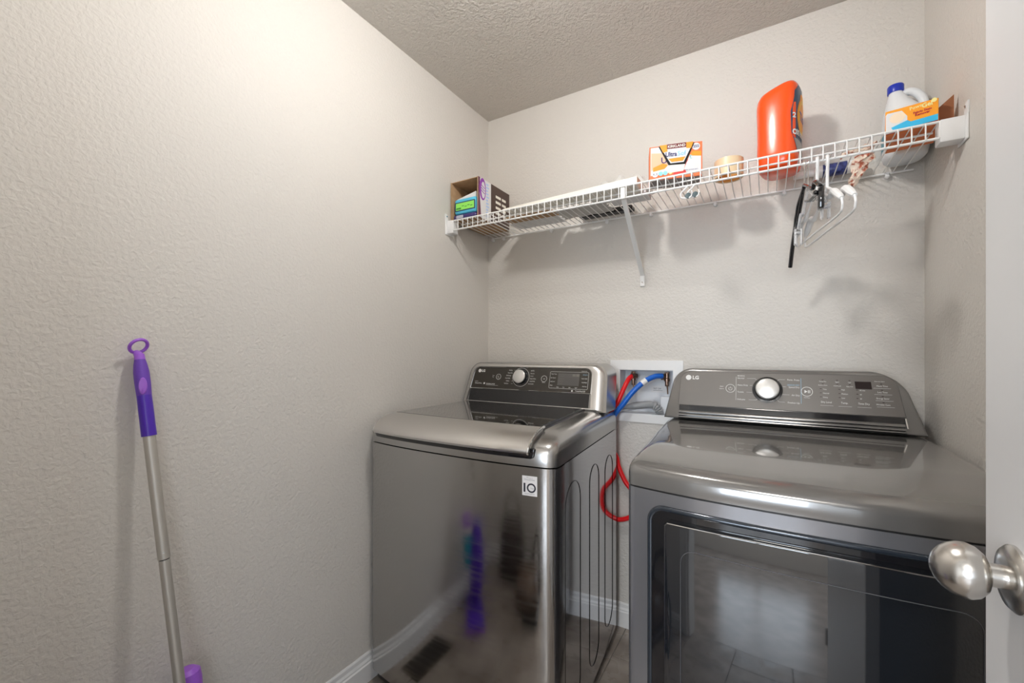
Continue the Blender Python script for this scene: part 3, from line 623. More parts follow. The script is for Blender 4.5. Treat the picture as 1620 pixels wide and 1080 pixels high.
# wall clips
for x in (-1.235, -1.17, -0.895, -0.618, -0.425, -0.175, 0.055, 0.345):
    b = MB(); b.lathe([(0.0075, 0), (0.0075, 0.012), (0.004, 0.016)], (x, YB-0.0005, SZ-0.017), (0, -1, 0), 14); b.box(x-0.005, x+0.005, YB-0.016, YB-0.001, SZ-0.02, SZ-0.005, 0.002, 1)
    b.build('wall_clip', WPLAST, SH)
# diagonal support brace
b = MB(); p0, p1 = Vector((-0.447, SY0-0.006, SZ-0.038)), Vector((-0.461, YB-0.006, 1.548))
dv = (p1-p0).normalized(); un = Vector((1, 0, 0)); vn = dv.cross(un).normalized()
prof = [(-0.0085, 0.004), (-0.0085, -0.004), (-0.006, -0.004), (-0.006, 0.0015), (0.006, 0.0015), (0.006, -0.004), (0.0085, -0.004), (0.0085, 0.004)]
b.rings([[q+un*a+vn*c for a, c in prof] for q in (p0, p1)])
b.box(-0.4555, -0.4385, SY0-0.0125, SY0-0.003, SZ-0.05, SZ-0.008, 0.002, 1)
b.box(-0.471, -0.451, YB-0.008, YB-0.0002, 1.499, 1.549, 0.002, 1)
br = b.build('support_brace', WIREW, SH, smooth=20)
MB().lathe([(0.0, 0), (0.003, 0), (0.003, 0.0012), (0, 0.0015)], (-0.461, YB-0.0082, 1.516), (0, -1, 0), 10).build('screw', CHROME, br)

# ------------------------------------------------------------------ things on the shelf
ZT = SZ+0.0045    # top of the deck wires
# cardboard box open at the front
bx = empty('cardboard_box', (-1.186, 1.67, ZT), 'open-fronted cardboard box with white and brown printed side, at the left end of the shelf', 'box')
X0, X1, Y0, Y1, Z1 = -1.262, -1.108, 1.545, 1.815, 2.003
b = MB(); t = 0.003
b.box(X0, X0+t, Y0, Y1, ZT, Z1); b.box(X1-t, X1, Y0, Y1, ZT, Z1); b.box(X0, X1, Y0, Y1, ZT, ZT+t); b.box(X0, X1, Y1-t, Y1, ZT, Z1)
b.box(X0, X1, Y0+0.004, Y1, Z1-t, Z1)
b.build('carton', CARD, bx, smooth=0)
SP = Plane((X1, 0, 0), (0, 1, 0), (0, 0, 1))
b = MB(); SP.poly(b, [(Y0+0.001, ZT), (Y0+0.105, ZT), (Y0+0.105, Z1), (Y0+0.001, Z1)], 0, 0.0006); w1 = b.build('white_print', WHITEB, bx, smooth=0)
b = MB(); SP.poly(b, [(Y0+0.001, ZT), (Y0+0.025, ZT), (Y0+0.012, Z1-0.07), (Y0+0.016, Z1), (Y0+0.001, Z1)], 0.0006, 0.0012)
b.build('maroon_print', mat('maroon_print', (0.13, 0.03, 0.06), 0.5), bx, smooth=0)
b = MB(); o_, i_ = circ(Y0+0.036, 1.955, 0.026, 24, 0.050), circ(Y0+0.040, 1.952, 0.016, 24, 0.038); loop_ring(b, o_, i_, SP.at(0.0016), SP.at(0.0016))
for q in range(3): SP.line(b, (Y0+0.018, 1.975-q*0.012), (Y0+0.052, 1.962-q*0.012), 0.003, 0.0006, 0.0017)
b.build('purple_print', PURPLE, bx, smooth=0)
b = MB()
for q in range(11): SP.poly(b, rrect(Y0+0.064, Y0+0.088-0.004*(q % 3), 1.838+q*0.0145, 1.846+q*0.0145, 0.001, 2), 0.0006, 0.0012)
b.build('blue_print', BOXBLUE, bx, smooth=0)
b = MB(); SP.poly(b, [(Y0+0.105, ZT), (Y1-0.001, ZT), (Y1-0.001, Z1), (Y0+0.105, Z1)], 0, 0.0006); b.build('brown_print', BROWNDK, bx, smooth=0)
b = MB()
for q in range(4):
    for k in range(2): SP.poly(b, rrect(Y0+0.145+k*0.055, Y0+0.19+k*0.045, 1.872+q*0.026, 1.884+q*0.026, 0.002, 2), 0.0006, 0.0011)
b.build('pale_marks', CREAM, bx, smooth=0)
# contents
wp = empty('wipes_pack', (-1.188, 1.65, 1.853), 'light blue wipes pack with lime green label inside the cardboard box', 'wipes')
b = MB(); b.box(-1.252, -1.128, 1.556, 1.79, 1.853, 1.925, 0.012, 3); b.build('pack', AQUA, wp)
b = MB(); b.rings([[(-1.246, 1.562, 1.921), (-1.134, 1.562, 1.921), (-1.134, 1.78, 1.921), (-1.246, 1.78, 1.921)], [(-1.243, 1.575, 1.932), (-1.14, 1.575, 1.952), (-1.14, 1.77, 1.955), (-1.243, 1.77, 1.935)]]); b.build('lid', WHITEB, wp)
fpn = Plane((0, 1.556, 0), (1, 0, 0), (0, 0, 1))
b = MB(); fpn.poly(b, rrect(-1.246, -1.130, 1.866, 1.908, 0.004, 3), 0, 0.001); b.build('label_border', LABELBLUE, wp, smooth=0)
b = MB(); fpn.poly(b, rrect(-1.240, -1.136, 1.871, 1.903, 0.002, 3), 0.001, 0.0016); b.build('label', GREENL, wp, smooth=0)
b = MB(); fpn.poly(b, rrect(-1.238, -1.210, 1.874, 1.882, 0.002, 2), 0.0016, 0.002)
for q in range(4): fpn.poly(b, rrect(-1.205+q*0.016, -1.193+q*0.016, 1.886-0.004*(q % 2), 1.889-0.004*(q % 2), 0.0008, 2), 0.0016, 0.002)
b.build('label_marks', mat('green_marks', (0.05, 0.3, 0.04), 0.5), wp, smooth=0)
dp_ = empty('purple_film_pack', (-1.19, 1.65, ZT+0.003), 'flat dark purple film pack at the bottom of the cardboard box, under the wipes', 'pack')
b = MB(); b.box(-1.255, -1.122, 1.552, 1.78, ZT+0.0035, 1.852, 0.010, 3); b.build('film', PURPDK, dp_)
b = MB(); q_ = Plane((0, 1.5515, 0), (1, 0, 0), (0, 0, 1)); q_.poly(b, rrect(-1.235, -1.195, 1.832, 1.846, 0.003, 3), 0, 0.0005); b.build('pale_label', mat('pale_lilac', (0.45, 0.45, 0.55), 0.4), dp_, smooth=0)
# brown cardboard sheet
tag(MB().box(-1.035, -0.79, 1.64, 1.72, ZT, ZT+0.005, 0.001, 1, m=None).build('cardboard_sheet', CARD, smooth=0), 'small flat brown cardboard sheet lying on the shelf right of the open box', 'cardboard')
# long white flat carton
fc = tag(MB().box(-1.045, -0.80, 1.722, 1.822, ZT, ZT+0.006, 0.001, 1).build('white_card', WHITEB, smooth=0), 'flat white card behind the brown cardboard sheet on the shelf', 'card')
b = MB(); b.rings([[(-0.98, 1.552, ZT+0.0075), (-0.404, 1.552, ZT+0.001), (-0.404, 1.64, ZT+0.001), (-0.98, 1.636, ZT+0.0075)], [(-0.98, 1.552, ZT+0.0115), (-0.404, 1.552, ZT+0.031), (-0.404, 1.64, ZT+0.031), (-0.98, 1.636, ZT+0.0115)]])
tag(b.build('flat_white_carton', CREAM, smooth=0), 'long flat white carton lying along the front edge of the shelf', 'carton')
# crumpled grey wrapper
def crumple(name, m, x0, x1, y0, y1, z0, h, seed, n=18, thick=0.002):
    rnd = random.Random(seed); b = MB(); ph = [rnd.uniform(0, 6.28) for _ in range(8)]; fr = [rnd.uniform(1.5, 6) for _ in range(8)]
    g = []
    for i in range(n+1):
        row = []
        for j in range(n+1):
            u, v = i/n, j/n
            e = min(1, 6*min(u, 1-u, v, 1-v))
            z = z0+e*h*(0.45+0.2*math.sin(fr[0]*u*3+ph[0]+3*v)+0.2*math.sin(fr[1]*v*3+ph[1]-2*u)+0.12*abs(math.sin(fr[2]*(u+v)*4+ph[2]))+0.08*math.sin(fr[3]*(u-v)*7+ph[3]))
            row.append(b.bm.verts.new((x0+(x1-x0)*u+0.006*math.sin(fr[4]*v*5+ph[4]), y0+(y1-y0)*v+0.006*math.sin(fr[5]*u*5+ph[5]), z)))
        g.append(row)
    for i in range(n):
        for j in range(n): b.bm.faces.new((g[i][j], g[i+1][j], g[i+1][j+1], g[i][j+1]))
    r = bmesh.ops.extrude_face_region(b.bm, geom=list(b.bm.faces)); 
    for v in [q for q in r['geom'] if isinstance(q, bmesh.types.BMVert)]: v.co.z = z0
    return b.build(name, m, smooth=50)
tag(crumple('grey_wrapper', GREYWRAP, -0.79, -0.56, 1.648, 1.79, ZT, 0.018, 3), 'crumpled grey plastic wrapper lying on the shelf behind the flat carton', 'wrapper')
tag(crumple('plastic_bag', FILM, -0.62, -0.385, 1.655, 1.735, ZT+0.019, 0.085, 5), 'crumpled cloudy plastic bag heaped behind the flat carton on the shelf', 'bag').location.z = 0
tag(MB().box(-0.545, -0.395, 1.648, 1.738, ZT, ZT+0.017, 0.002, 1).build('white_pad', WHITEB, smooth=0), 'thin white box under the cloudy plastic bag', 'box')
tag(MB().box(-0.73, -0.49, 1.800, 1.848, ZT, ZT+0.02, 0.004, 1).build('black_case', BLACK), 'slim black case at the back of the shelf against the wall', 'case')

# dryer sheet box
ob = empty('dryer_sheet_box', (-0.272, 1.58, ZT), 'orange and white dryer sheet box with a torn front window, mid shelf', 'box')
X0, X1, Y0, Y1, Z1 = -0.357, -0.184, 1.541, 1.625, 1.941
b = MB(); b.box(X0, X1, Y0, Y1, ZT, Z1, 0.001, 1); b.build('carton', ORBOX, ob, smooth=0)
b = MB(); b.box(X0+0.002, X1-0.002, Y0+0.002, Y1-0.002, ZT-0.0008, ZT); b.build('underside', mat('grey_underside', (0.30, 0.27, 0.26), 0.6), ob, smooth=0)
FP = Plane((X0, Y0, ZT), (1, 0, 0), (0, 0, 1)); Wd, Hh = X1-X0, Z1-ZT
b = MB(); FP.poly(b, [(0.004, 0.016), (0.10, 0.024), (0.125, Hh-0.004), (0.004, Hh-0.004)], 0, 0.0003); FP.poly(b, [(0.11, 0.018), (Wd-0.004, 0.014), (Wd-0.004, 0.068), (0.132, 0.074)], 0, 0.0003); b.build('pale_print', WHITEB, ob, smooth=0)
b = MB(); FP.poly(b, [(0.006, 0.034), (0.07, 0.052), (0.085, 0.088), (0.006, 0.096)], 0.0003, 0.0006); b.build('peach_print', PEACH, ob, smooth=0)
b = MB(); FP.poly(b, [(0.10, 0.012), (Wd-0.07, 0.020), (0.128, 0.060), (0.118, 0.055), (0.112, 0.030)], 0.0003, 0.0007); FP.poly(b, [(0.075, 0.010), (0.125, 0.008), (0.118, 0.026), (0.085, 0.024)], 0.0003, 0.0007); b.build('red_print', mat('red_swirl', (0.72, 0.06, 0.05), 0.5), ob, smooth=0)
b = MB(); FP.poly(b, [(0.012, 0.030), (0.05, 0.036), (0.062, 0.048), (0.045, 0.056), (0.012, 0.044)], 0.0006, 0.0009); b.build('orange_print', ORPRINT, ob, smooth=0); b = MB(); FP.poly(b, [(0.133, 0.073), (Wd-0.004, 0.068), (Wd-0.004, 0.084), (0.142, 0.088)], 0.0003, 0.0009); b.build('orange_print', ORPRINT, ob, smooth=0)
AQP = mat('aqua_print', (0.3, 0.68, 0.75), 0.5)
for nm_, u_, v_, r_, m_ in (('white_roundel', 0.019, 0.020, 0.0105, WHITEB), ('white_roundel', 0.153, 0.102, 0.0125, WHITEB), ('aqua_roundel', 0.0375, 0.0205, 0.0075, AQP), ('aqua_roundel', 0.053, 0.021, 0.0075, AQP)):
    b = MB(); FP.poly(b, circ(u_, v_, r_, 20), 0.0009, 0.0013); b.build(nm_, m_, ob, smooth=0)
b = MB(); FP.poly(b, circ(0.070, 0.021, 0.006, 16), 0.0009, 0.0013); b.build('yellow_roundel', mat('soft_yellow', (0.9, 0.68, 0.3), 0.5), ob, smooth=0)
# the torn window: dark gap, front flap with the name, cream inside
b = MB(); FP.poly(b, [(0.064, 0.046), (0.118, 0.044), (0.148, Hh-0.002), (0.030, Hh-0.002)], 0.0009, 0.0014); b.build('window_gap', BLACK, ob, smooth=0)
b = MB(); FP.poly(b, [(0.066, 0.020), (0.112, 0.022), (0.118, 0.045), (0.062, 0.047)], 0.0009, 0.0016); b.build('inner_board', CREAM, ob, smooth=0)
b = MB(); FP.poly(b, [(0.070, 0.052), (0.113, 0.052), (0.1445, Hh+0.0005), (0.033, Hh+0.0005)], 0.003, 0.0045); fl = b.build('flap', WHITEB, ob, smooth=0)
b = MB(); FP.poly(b, [(0.033, Hh), (0.0455, Hh-0.027), (0.060, Hh-0.024), (0.058, Hh)], 0.0045, 0.005); b.build('orange_print', ORPRINT, fl, smooth=0)
b = MB(); FP.poly(b, [(0.1445, Hh), (0.1365, Hh-0.022), (0.121, Hh-0.020), (0.121, Hh)], 0.0045, 0.005); b.build('orange_print', ORPRINT, fl, smooth=0); b = MB()
FP.poly(b, [(0.074, 0.056), (0.110, 0.056), (0.119, 0.070), (0.062, 0.068)], 0.0045, 0.005); b.build('orange_print', ORPRINT, fl, smooth=0)
b = MB(); FP.poly(b, [(0.058, Hh-0.016), (0.121, Hh-0.016), (0.121, Hh), (0.058, Hh)], 0.0045, 0.0052); b.build('brand_band', mat('maroon_band', (0.16, 0.015, 0.015), 0.5), fl, smooth=0)
b = MB(); FP.text(b, 'KIRKLAND', 0.0895, Hh-0.0125, 0.0125, 'CENTER', 0.0056, 0.95, bold=0.0003); b.build('lettering', PRINT, fl, smooth=0)
NAVY = mat('navy_print', (0.03, 0.03, 0.16), 0.5)
b = MB(); FP.text(b, 'Ultra', 0.053, 0.0755, 0.0225, 'LEFT', 0.0056, 0.80, bold=0.0005); b.build('lettering', NAVY, fl, smooth=0)
b = MB(); FP.text(b, 'Sof', 0.0925, 0.0755, 0.0225, 'LEFT', 0.0056, 0.95, bold=0.0002); b.build('lettering', mat('sky_print', (0.25, 0.62, 0.85), 0.5), fl, smooth=0)
b = MB(); FP.text(b, '255', 0.153, 0.0985, 0.0125, 'CENTER', 0.0018, bold=0.0003); FP.text(b, 'U', 0.038, 0.056, 0.030, 'LEFT', 0.0012, 1.0, bold=0.0006); FP.text(b, '4..3', 0.019, 0.0165, 0.0105, 'CENTER', 0.0018); FP.text(b, 'FABRIC SOFTENER SHEETS', 0.117, 0.0225, 0.0045, 'LEFT', 0.0012, 0.8)
b.build('lettering', NAVY, ob, smooth=0)
b = MB(); FP.text(b, 't', 0.131, 0.062, 0.026, 'LEFT', 0.0012, 1.0, bold=0.0004); b.build('lettering', mat('pale_teal', (0.35, 0.65, 0.66), 0.5), ob, smooth=0)

turn(ob, -0.357, 1.541, 15)

# roll of tape
tp = empty('tape_roll', (-0.114, 1.662, ZT), 'roll of tan packing tape lying flat on the shelf, left of the orange bottle', 'tape')
MB().lathe([(0.0395, 0), (0.046, 0), (0.046, 0.060), (0.0395, 0.060), (0.0395, 0)], (-0.114, 1.662, ZT), n=36, cap=False).build('tape', TAPE, tp)
MB().lathe([(0.0375, 0.001), (0.0393, 0.001), (0.0393, 0.059), (0.0375, 0.059), (0.0375, 0.001)], (-0.114, 1.662, ZT), n=36, cap=False).build('core', TAPECORE, tp)

# orange detergent bottle
bo = empty('detergent_bottle', (0.040, 1.70, ZT), 'large bright orange laundry detergent bottle standing on the wire shelf', 'bottle')
def sup(cx, cy, hx, hy, n=36, e=3.2):
    out = []
    for k in range(n):
        a = 2*PI*k/n; c, s = math.cos(a), math.sin(a)
        out.append((cx+hx*math.copysign(abs(c)**(2/e), c), cy+hy*math.copysign(abs(s)**(2/e), s)))
    return out
BOT = [(0.0, 0.78, 0.84), (0.006, 0.90, 0.92), (0.020, 0.97, 0.985), (0.05, 0.985, 1.0), (0.10, 0.965, 1.0), (0.15, 0.97, 1.0), (0.20, 0.995, 1.0), (0.235, 1.0, 0.98), (0.252, 0.97, 0.95), (0.264, 0.88, 0.87), (0.271, 0.72, 0.72), (0.274, 0.45, 0.45)]
bcx, bcy, bhx, bhy = 0.038, 1.705, 0.063, 0.072
b = MB(); b.rings([[(x, y, ZT+h+(0.016*((x-bcx)/bhx) if h > 0.22 else 0)) for x, y in sup(bcx-0.002, bcy, bhx*sx*0.985, bhy*sy)] for h, sx, sy in BOT])
b.build('bottle_body', ORANGE, bo, smooth=60)
def bot_patch(name, m, pts, hh, par):
    """label piece wrapped on the +X side of the bottle; pts are (y, height)"""
    b = MB(); pl = Plane((0, 0, 0), (0, 1, 0), (0, 0, 1)); pl.poly(b, pts, 0, 0.0001)
    for q in range(6): bmesh.ops.bisect_plane(b.bm, geom=list(b.bm.verts)+list(b.bm.edges)+list(b.bm.faces), plane_co=(0, bcy-0.06+0.02*q, 0), plane_no=(0, 1, 0))
    for q in range(1, 10): bmesh.ops.bisect_plane(b.bm, geom=list(b.bm.verts)+list(b.bm.edges)+list(b.bm.faces), plane_co=(0, 0, 0.027*q), plane_no=(0, 0, 1))
    bmesh.ops.triangulate(b.bm, faces=b.bm.faces)
    return wrap(b, hh).build(name, m, par, smooth=60)
def wrap(b, hh):
    def f(x, y, z):
        h = min(max(z, 0.0), 0.27); sx = 1; sy = 1
        for (h0, a0, c0), (h1, a1, c1) in zip(BOT[:-1], BOT[1:]):
            if h0 <= h <= h1: t = (h-h0)/(h1-h0); sx = a0+(a1-a0)*t; sy = c0+(c1-c0)*t
        yy = min(1, abs(y-bcy)/(bhy*sy)); X = bcx-0.002+bhx*sx*0.985*(max(0, 1-yy**3.2))**(1/3.2)
        return (X+hh+x, y, ZT+z+(0.016*((X-bcx)/bhx) if z > 0.22 else 0))
    return b.deform(f)
lab = bot_patch('label', LABELBLUE, [(bcy-0.040, 0.045), (bcy+0.060, 0.03), (bcy+0.060, 0.245), (bcy-0.030, 0.248), (bcy-0.052, 0.225), (bcy-0.0625, 0.17), (bcy-0.060, 0.10)], 0.0008, bo)
bot_patch('orange_disc', ORPRINT, circ(bcy+0.008, 0.165, 0.048, 28, 0.062), 0.0016, bo)
bot_patch('yellow_ring', YELLOW, circ(bcy+0.008, 0.165, 0.042, 28, 0.056), 0.0022, bo)
bot_patch('orange_centre', ORPRINT, circ(bcy+0.008, 0.165, 0.032, 28, 0.044), 0.0028, bo)
bot_patch('grey_print', mat('grey_band', (0.35, 0.34, 0.33), 0.4), [(bcy-0.042, 0.048), (bcy+0.059, 0.034), (bcy+0.059, 0.075), (bcy-0.054, 0.085)], 0.0018, bo)
tpl = Plane((0, 0, 0), (0, 1, 0), (0, 0, 1))
b = MB(); tpl.text(b, 'Tide', bcy-0.028, 0.150, 0.040, h=0, bold=0.001); wrap(b, 0.0034); b.build('lettering', mat('tide_blue', (0.03, 0.05, 0.3), 0.4), bo, smooth=0)
b = MB(); tpl.text(b, '2', bcy-0.060, 0.150, 0.022, h=0, bold=0.0008); tpl.text(b, 'OXI BOOST', bcy-0.060, 0.096, 0.024, h=0, sx=0.8, bold=0.0012)
wrap(b, 0.0030); b.build('lettering', PRINT, bo, smooth=0)

turn(bo, bcx, bcy, -13)

# bleach jug
jg = empty('bleach_jug', (0.368, 1.783, ZT), 'white plastic jug with blue screw cap and moulded handle, right end of shelf', 'jug')
jx, jy = 0.374, 1.788
b = MB(); J = [(0.0, 0.80, 0.85), (0.006, 0.93, 0.95), (0.02, 1.0, 1.0), (0.10, 1.0, 1.0), (0.125, 0.98, 0.97)]
rings = [[(x, y, ZT+h) for x, y in sup(jx, jy, 0.054*a, 0.062*c, 32, 2.7)] for h, a, c in J]
for h, cx, hx, hy in ((0.150, -0.006, 0.046, 0.055), (0.170, -0.013, 0.035, 0.044), (0.190, -0.018, 0.026, 0.033), (0.205, -0.021, 0.020, 0.023), (0.214, -0.022, 0.017, 0.018), (0.222, -0.022, 0.016, 0.016)):
    rings.append([(x, y, ZT+h) for x, y in sup(jx+cx, jy, hx, hy, 32, 2.2)])
b.rings(rings); b.tube(spline([(jx-0.010, jy, ZT+0.204), (jx+0.006, jy, ZT+0.212), (jx+0.026, jy, ZT+0.204), (jx+0.042, jy, ZT+0.180), (jx+0.046, jy, ZT+0.150), (jx+0.040, jy, ZT+0.118)], 6), 0.0115, 12)
b.build('jug_body', MILK, jg, smooth=60)
MB().lathe([(0.0, 0.216), (0.020, 0.216), (0.0205, 0.218), (0.0205, 0.237), (0.019, 0.240), (0.0, 0.240)], (jx-0.022, jy, ZT), n=28).build('screw_cap', CAPBLUE, jg)
b = MB(); b.rings([[(x, y, ZT+h) for x, y in sup(jx, jy, 0.0548, 0.0628, 32, 2.7)] for h in (0.035, 0.085)], cap=False); b.build('label', mat('teal_label', (0.05, 0.25, 0.33), 0.4), jg, smooth=60)

# stain remover box
sb = empty('stain_remover_box', (0.34, 1.61, ZT), 'orange and blue stain remover box in front of the white jug', 'box')
X0, X1, Y0, Y1, Z1 = 0.286, 0.392, 1.547, 1.69, 1.889
b = MB(); b.box(X0, X1, Y0, Y1, ZT, Z1, 0.001, 1); b.build('carton', mat('amber_board', (0.95, 0.36, 0.01), 0.5), sb, smooth=0)
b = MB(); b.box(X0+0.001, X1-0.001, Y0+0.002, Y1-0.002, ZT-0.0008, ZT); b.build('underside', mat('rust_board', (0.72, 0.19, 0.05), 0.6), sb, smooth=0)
FP = Plane((X0, Y0, ZT), (1, 0, 0), (0, 0, 1))
b = MB(); FP.poly(b, [(0.001, 0.001), (0.045, 0.001), (0.045, 0.040), (0.034, 0.058), (0.004, 0.060), (0.001, 0.055)], 0, 0.0004); b.build('white_print', WHITEB, sb, smooth=0)
b = MB(); FP.poly(b, circ(0.025, 0.042, 0.0165, 24, 0.0145), 0.0004, 0.0008); b.build('sponge_print', mat('cream_sponge', (0.88, 0.72, 0.54), 0.6), sb, smooth=0)
b = MB(); FP.poly(b, [(0.012, 0.018), (0.045, 0.028), (0.052, 0.022), (0.105, 0.024), (0.105, 0.008), (0.018, 0.006)], 0.0004, 0.0009); b.build('blue_print', mat('cyan_print', (0.03, 0.47, 0.78), 0.5), sb, smooth=0)
b = MB(); FP.poly(b, [(0.001, 0.0), (0.105, 0.0), (0.105, 0.008), (0.001, 0.003)], 0.0009, 0.0012); b.build('maroon_print', mat('maroon_edge', (0.2, 0.03, 0.02), 0.5), sb, smooth=0)
b = MB(); FP.text(b, 'Power', 0.050, 0.052, 0.0125, 'LEFT', 0.001, 0.9, 0.12, bold=0.0002); FP.text(b, 'Gel', 0.074, 0.050, 0.0165, 'LEFT', 0.001, 0.9, 0.12, bold=0.0005); FP.poly(b, circ(0.0975, 0.0635, 0.0055, 18), 0, 0.001); b.build('lettering', mat('lemon_print', (0.95, 0.85, 0.35), 0.5), sb, smooth=0)
b = MB(); FP.text(b, 'Fabric Stain', 0.075, 0.0405, 0.0082, 'CENTER', 0.001, 0.95, 0.05, bold=0.0003); FP.text(b, 'Remover', 0.075, 0.0335, 0.0082, 'CENTER', 0.001, 0.95, 0.05, bold=0.0003); b.build('lettering', REDP, sb, smooth=0)
b = MB(); b.prism([(0.3925, ZT+0.002), (0.4235, ZT+0.002), (0.4235, ZT+0.079), (0.3925, ZT+0.052)], lambda x, z: (x, 1.583, z), lambda x, z: (x, 1.586, z))
b.build('open_flap', mat('brown_flap', (0.26, 0.09, 0.03), 0.6), sb, smooth=0)

turn(sb, 0.286, 1.547, -10); sb.location.y += 0.016

# tube with blue label and floral cloth
tb = empty('plastic_tube', (0.17, 1.80, ZT), 'white plastic tube with dark blue label lying at the back of the shelf', 'tube')
MB().lathe([(0.0, 0), (0.012, 0), (0.012, 0.060), (0.019, 0.066), (0.021, 0.075), (0.021, 0.185), (0.019, 0.19), (0.0, 0.19)], (0.082, 1.824, ZT+0.0215), (1, 0.0, 0), 24).build('tube_body', WPLAST, tb)
MB().lathe([(0.0214, 0.084), (0.0216, 0.085), (0.0216, 0.150), (0.0214, 0.151)], (0.082, 1.824, ZT+0.0215), (1, 0, 0), 24, cap=False).build('label', colour_noise(mat('royal_label', (0.01, 0.02, 0.12), 0.3), (0.008, 0.012, 0.08), (0.05, 0.07, 0.25), 120), tb)
rnd = random.Random(11)
b = MB(); cl = spline([(0.262, 1.600, SZ+0.004), (0.250, 1.603, SZ-0.016), (0.242, 1.602, SZ-0.040), (0.233, 1.600, SZ-0.068), (0.222, 1.600, SZ-0.095), (0.214, 1.600, SZ-0.112)], 5)
wd = [0.020, 0.013, 0.008, 0.010, 0.013, 0.016, 0.018, 0.021, 0.022, 0.023, 0.023, 0.022, 0.021, 0.019, 0.018, 0.017, 0.015, 0.014, 0.013, 0.013, 0.012, 0.011, 0.010, 0.009, 0.008, 0.007]
rings = []
for i, p in enumerate(cl):
    rr = wd[min(i, len(wd)-1)]; rings.append([p+Vector((rr*(1+0.25*math.sin(3*a+i*0.9))*math.cos(a), 0.007*(1+0.5*math.sin(5*a+i))*math.sin(a), 0.004*math.sin(4*a+i*1.3))) for a in [2*PI*k/18 for k in range(18)]])
b.rings(rings)
b.tube(spline([(0.248, 1.602, SZ-0.012), (0.228, 1.604, SZ-0.006), (0.205, 1.606, SZ-0.008), (0.190, 1.604, SZ-0.019)], 5), [0.006+0.002*math.sin(i*1.7) for i in range(16)], 10)
tag(b.build('floral_cloth', FLORAL, smooth=50), 'crumpled floral cloth hanging down through the shelf wires', 'cloth')

# two round clip hooks on the lip
for i, x in enumerate((-0.226, -0.204)):
    c = empty('ring_clip', (x, SY0-0.008, SZ-0.08), ('small grey and white ring clip hanging under the dryer sheet box, the left one', 'small grey and white ring clip hanging under the dryer sheet box, the right one')[i], 'clip', 'ring clips under the shelf')
    a_ = [(x-0.014+0.010*math.cos(t)*1.0, SY0-0.008, SZ-0.074+0.013*math.sin(t)) for t in [0.5*PI+PI*k/8 for k in range(9)]]
    MB().tube([(x-0.002, SY0-0.008, SZ-0.047), (x-0.010, SY0-0.0085, SZ-0.056)]+a_[1:7]+[(x-0.004, SY0-0.008, SZ-0.087)], 0.0030, 8).build('hook', WPLAST, c)
    MB().tube([(x+0.011, SY0-0.016, SZ-0.066), (x+0.0135, SY0-0.016, SZ-0.074), (x+0.011, SY0-0.016, SZ-0.084), (x+0.004, SY0-0.016, SZ-0.0905)], 0.0024, 8).build('hook', WPLAST, c)
    MB().lathe([(0.0, 0), (0.0095, 0), (0.0095, 0.005), (0.006, 0.0065), (0.0, 0.0065)], (x-0.001, SY0-0.006, SZ-0.079), (0.35, -1, -0.1), 18).build('disc', mat('slate_disc', (0.10, 0.14, 0.15), 0.4), c)

# hangers hanging from the lip
LW = SZ-0.043      # lower lip wire
def hook_pts(x, z_neck, r=0.014):
    c = Vector((x, SY0, LW+0.0035+0.0025-r+0.0)); pts = []
    for k in range(9):
        a = PI*0.12+k*(PI*0.98)/8; pts.append((x, SY0-0.001-r*math.cos(a)*1.0, c.z+r*math.sin(a)+0.001))
    pts = pts[::-1]
    return pts
def hanger(name, label, mtl, hookm, x, neckz, near, far, drop, rod_r, arm_w, group=None, bar=True, hook_r=0.0022):
    """near/far: end points (x, y, z) of the shoulders; arms slope down from the neck"""
    o = empty(name, (x, SY0, LW), label, 'hanger', group)
    hp = [(x, SY0+0.012, LW-0.012), (x, SY0+0.013, LW-0.002), (x, SY0+0.009, LW+0.006), (x, SY0, LW+0.0062+hook_r), (x, SY0-0.010, LW+0.002), (x, SY0-0.011, LW-0.012), (x, SY0-0.004, LW-0.035), (x, SY0, LW-0.055), (x, SY0, neckz)]
    MB().tube(spline(hp, 5), hook_r, 10).build('hook', hookm, o)
    N = Vector((x, SY0, neckz)); A, B = Vector(near), Vector(far)
    for e, nm in ((A, 'shoulder'), (B, 'shoulder')):
        pts = spline([N, N.lerp(e, 0.30)+Vector((0, 0, -0.004)), N.lerp(e, 0.55)+Vector((0, 0, -0.009)), N.lerp(e, 0.70)+Vector((0, 0, 0.010)), N.lerp(e, 0.90)+Vector((0, 0, 0.004)), e], 5)
        MB().tube(pts, [rod_r*1.15+(arm_w-rod_r)*math.sin(PI*min(1, max(0, (k/len(pts)-0.25)/0.78)))**0.8 for k in range(len(pts))], 10).build(nm, mtl, o)
    if bar:
        A2, B2 = A+Vector((0, 0, -drop)), B+Vector((0, 0, -drop))
        MB().tube(spline([A, A.lerp(A2, 0.6)+(A-B).normalized()*0.004, A2.lerp(B2, 0.06), A2.lerp(B2, 0.5), A2.lerp(B2, 0.94), B.lerp(B2, 0.6)+(B-A).normalized()*0.004, B], 6), rod_r, 8).build('bar', mtl, o)
    return o
hanger('white_hanger', 'white plastic coat hanger nearest the detergent bottle, hooked on the shelf lip', WPLAST, WPLAST, 0.127, 1.692, (0.162, 1.345, 1.604), (0.086, 1.705, 1.600), 0.036, 0.0028, 0.0085, 'white hangers on the shelf lip', hook_r=0.0043)
hanger('white_hanger', 'white plastic coat hanger furthest right, with thick shoulders', WPLAST, WPLAST, 0.151, 1.694, (0.188, 1.345, 1.606), (0.110, 1.705, 1.598), 0.038, 0.0030, 0.0095, 'white hangers on the shelf lip', hook_r=0.0043)
bk = hanger('clip_hanger', 'black clip hanger with a chrome hook, leftmost of the hangers', BLACKG, CHROME, 0.0955, 1.712, (0.1235, 1.40, 1.660), (0.074, 1.715, 1.560), 0.03, 0.0040, 0.0058, bar=False, hook_r=0.0016)
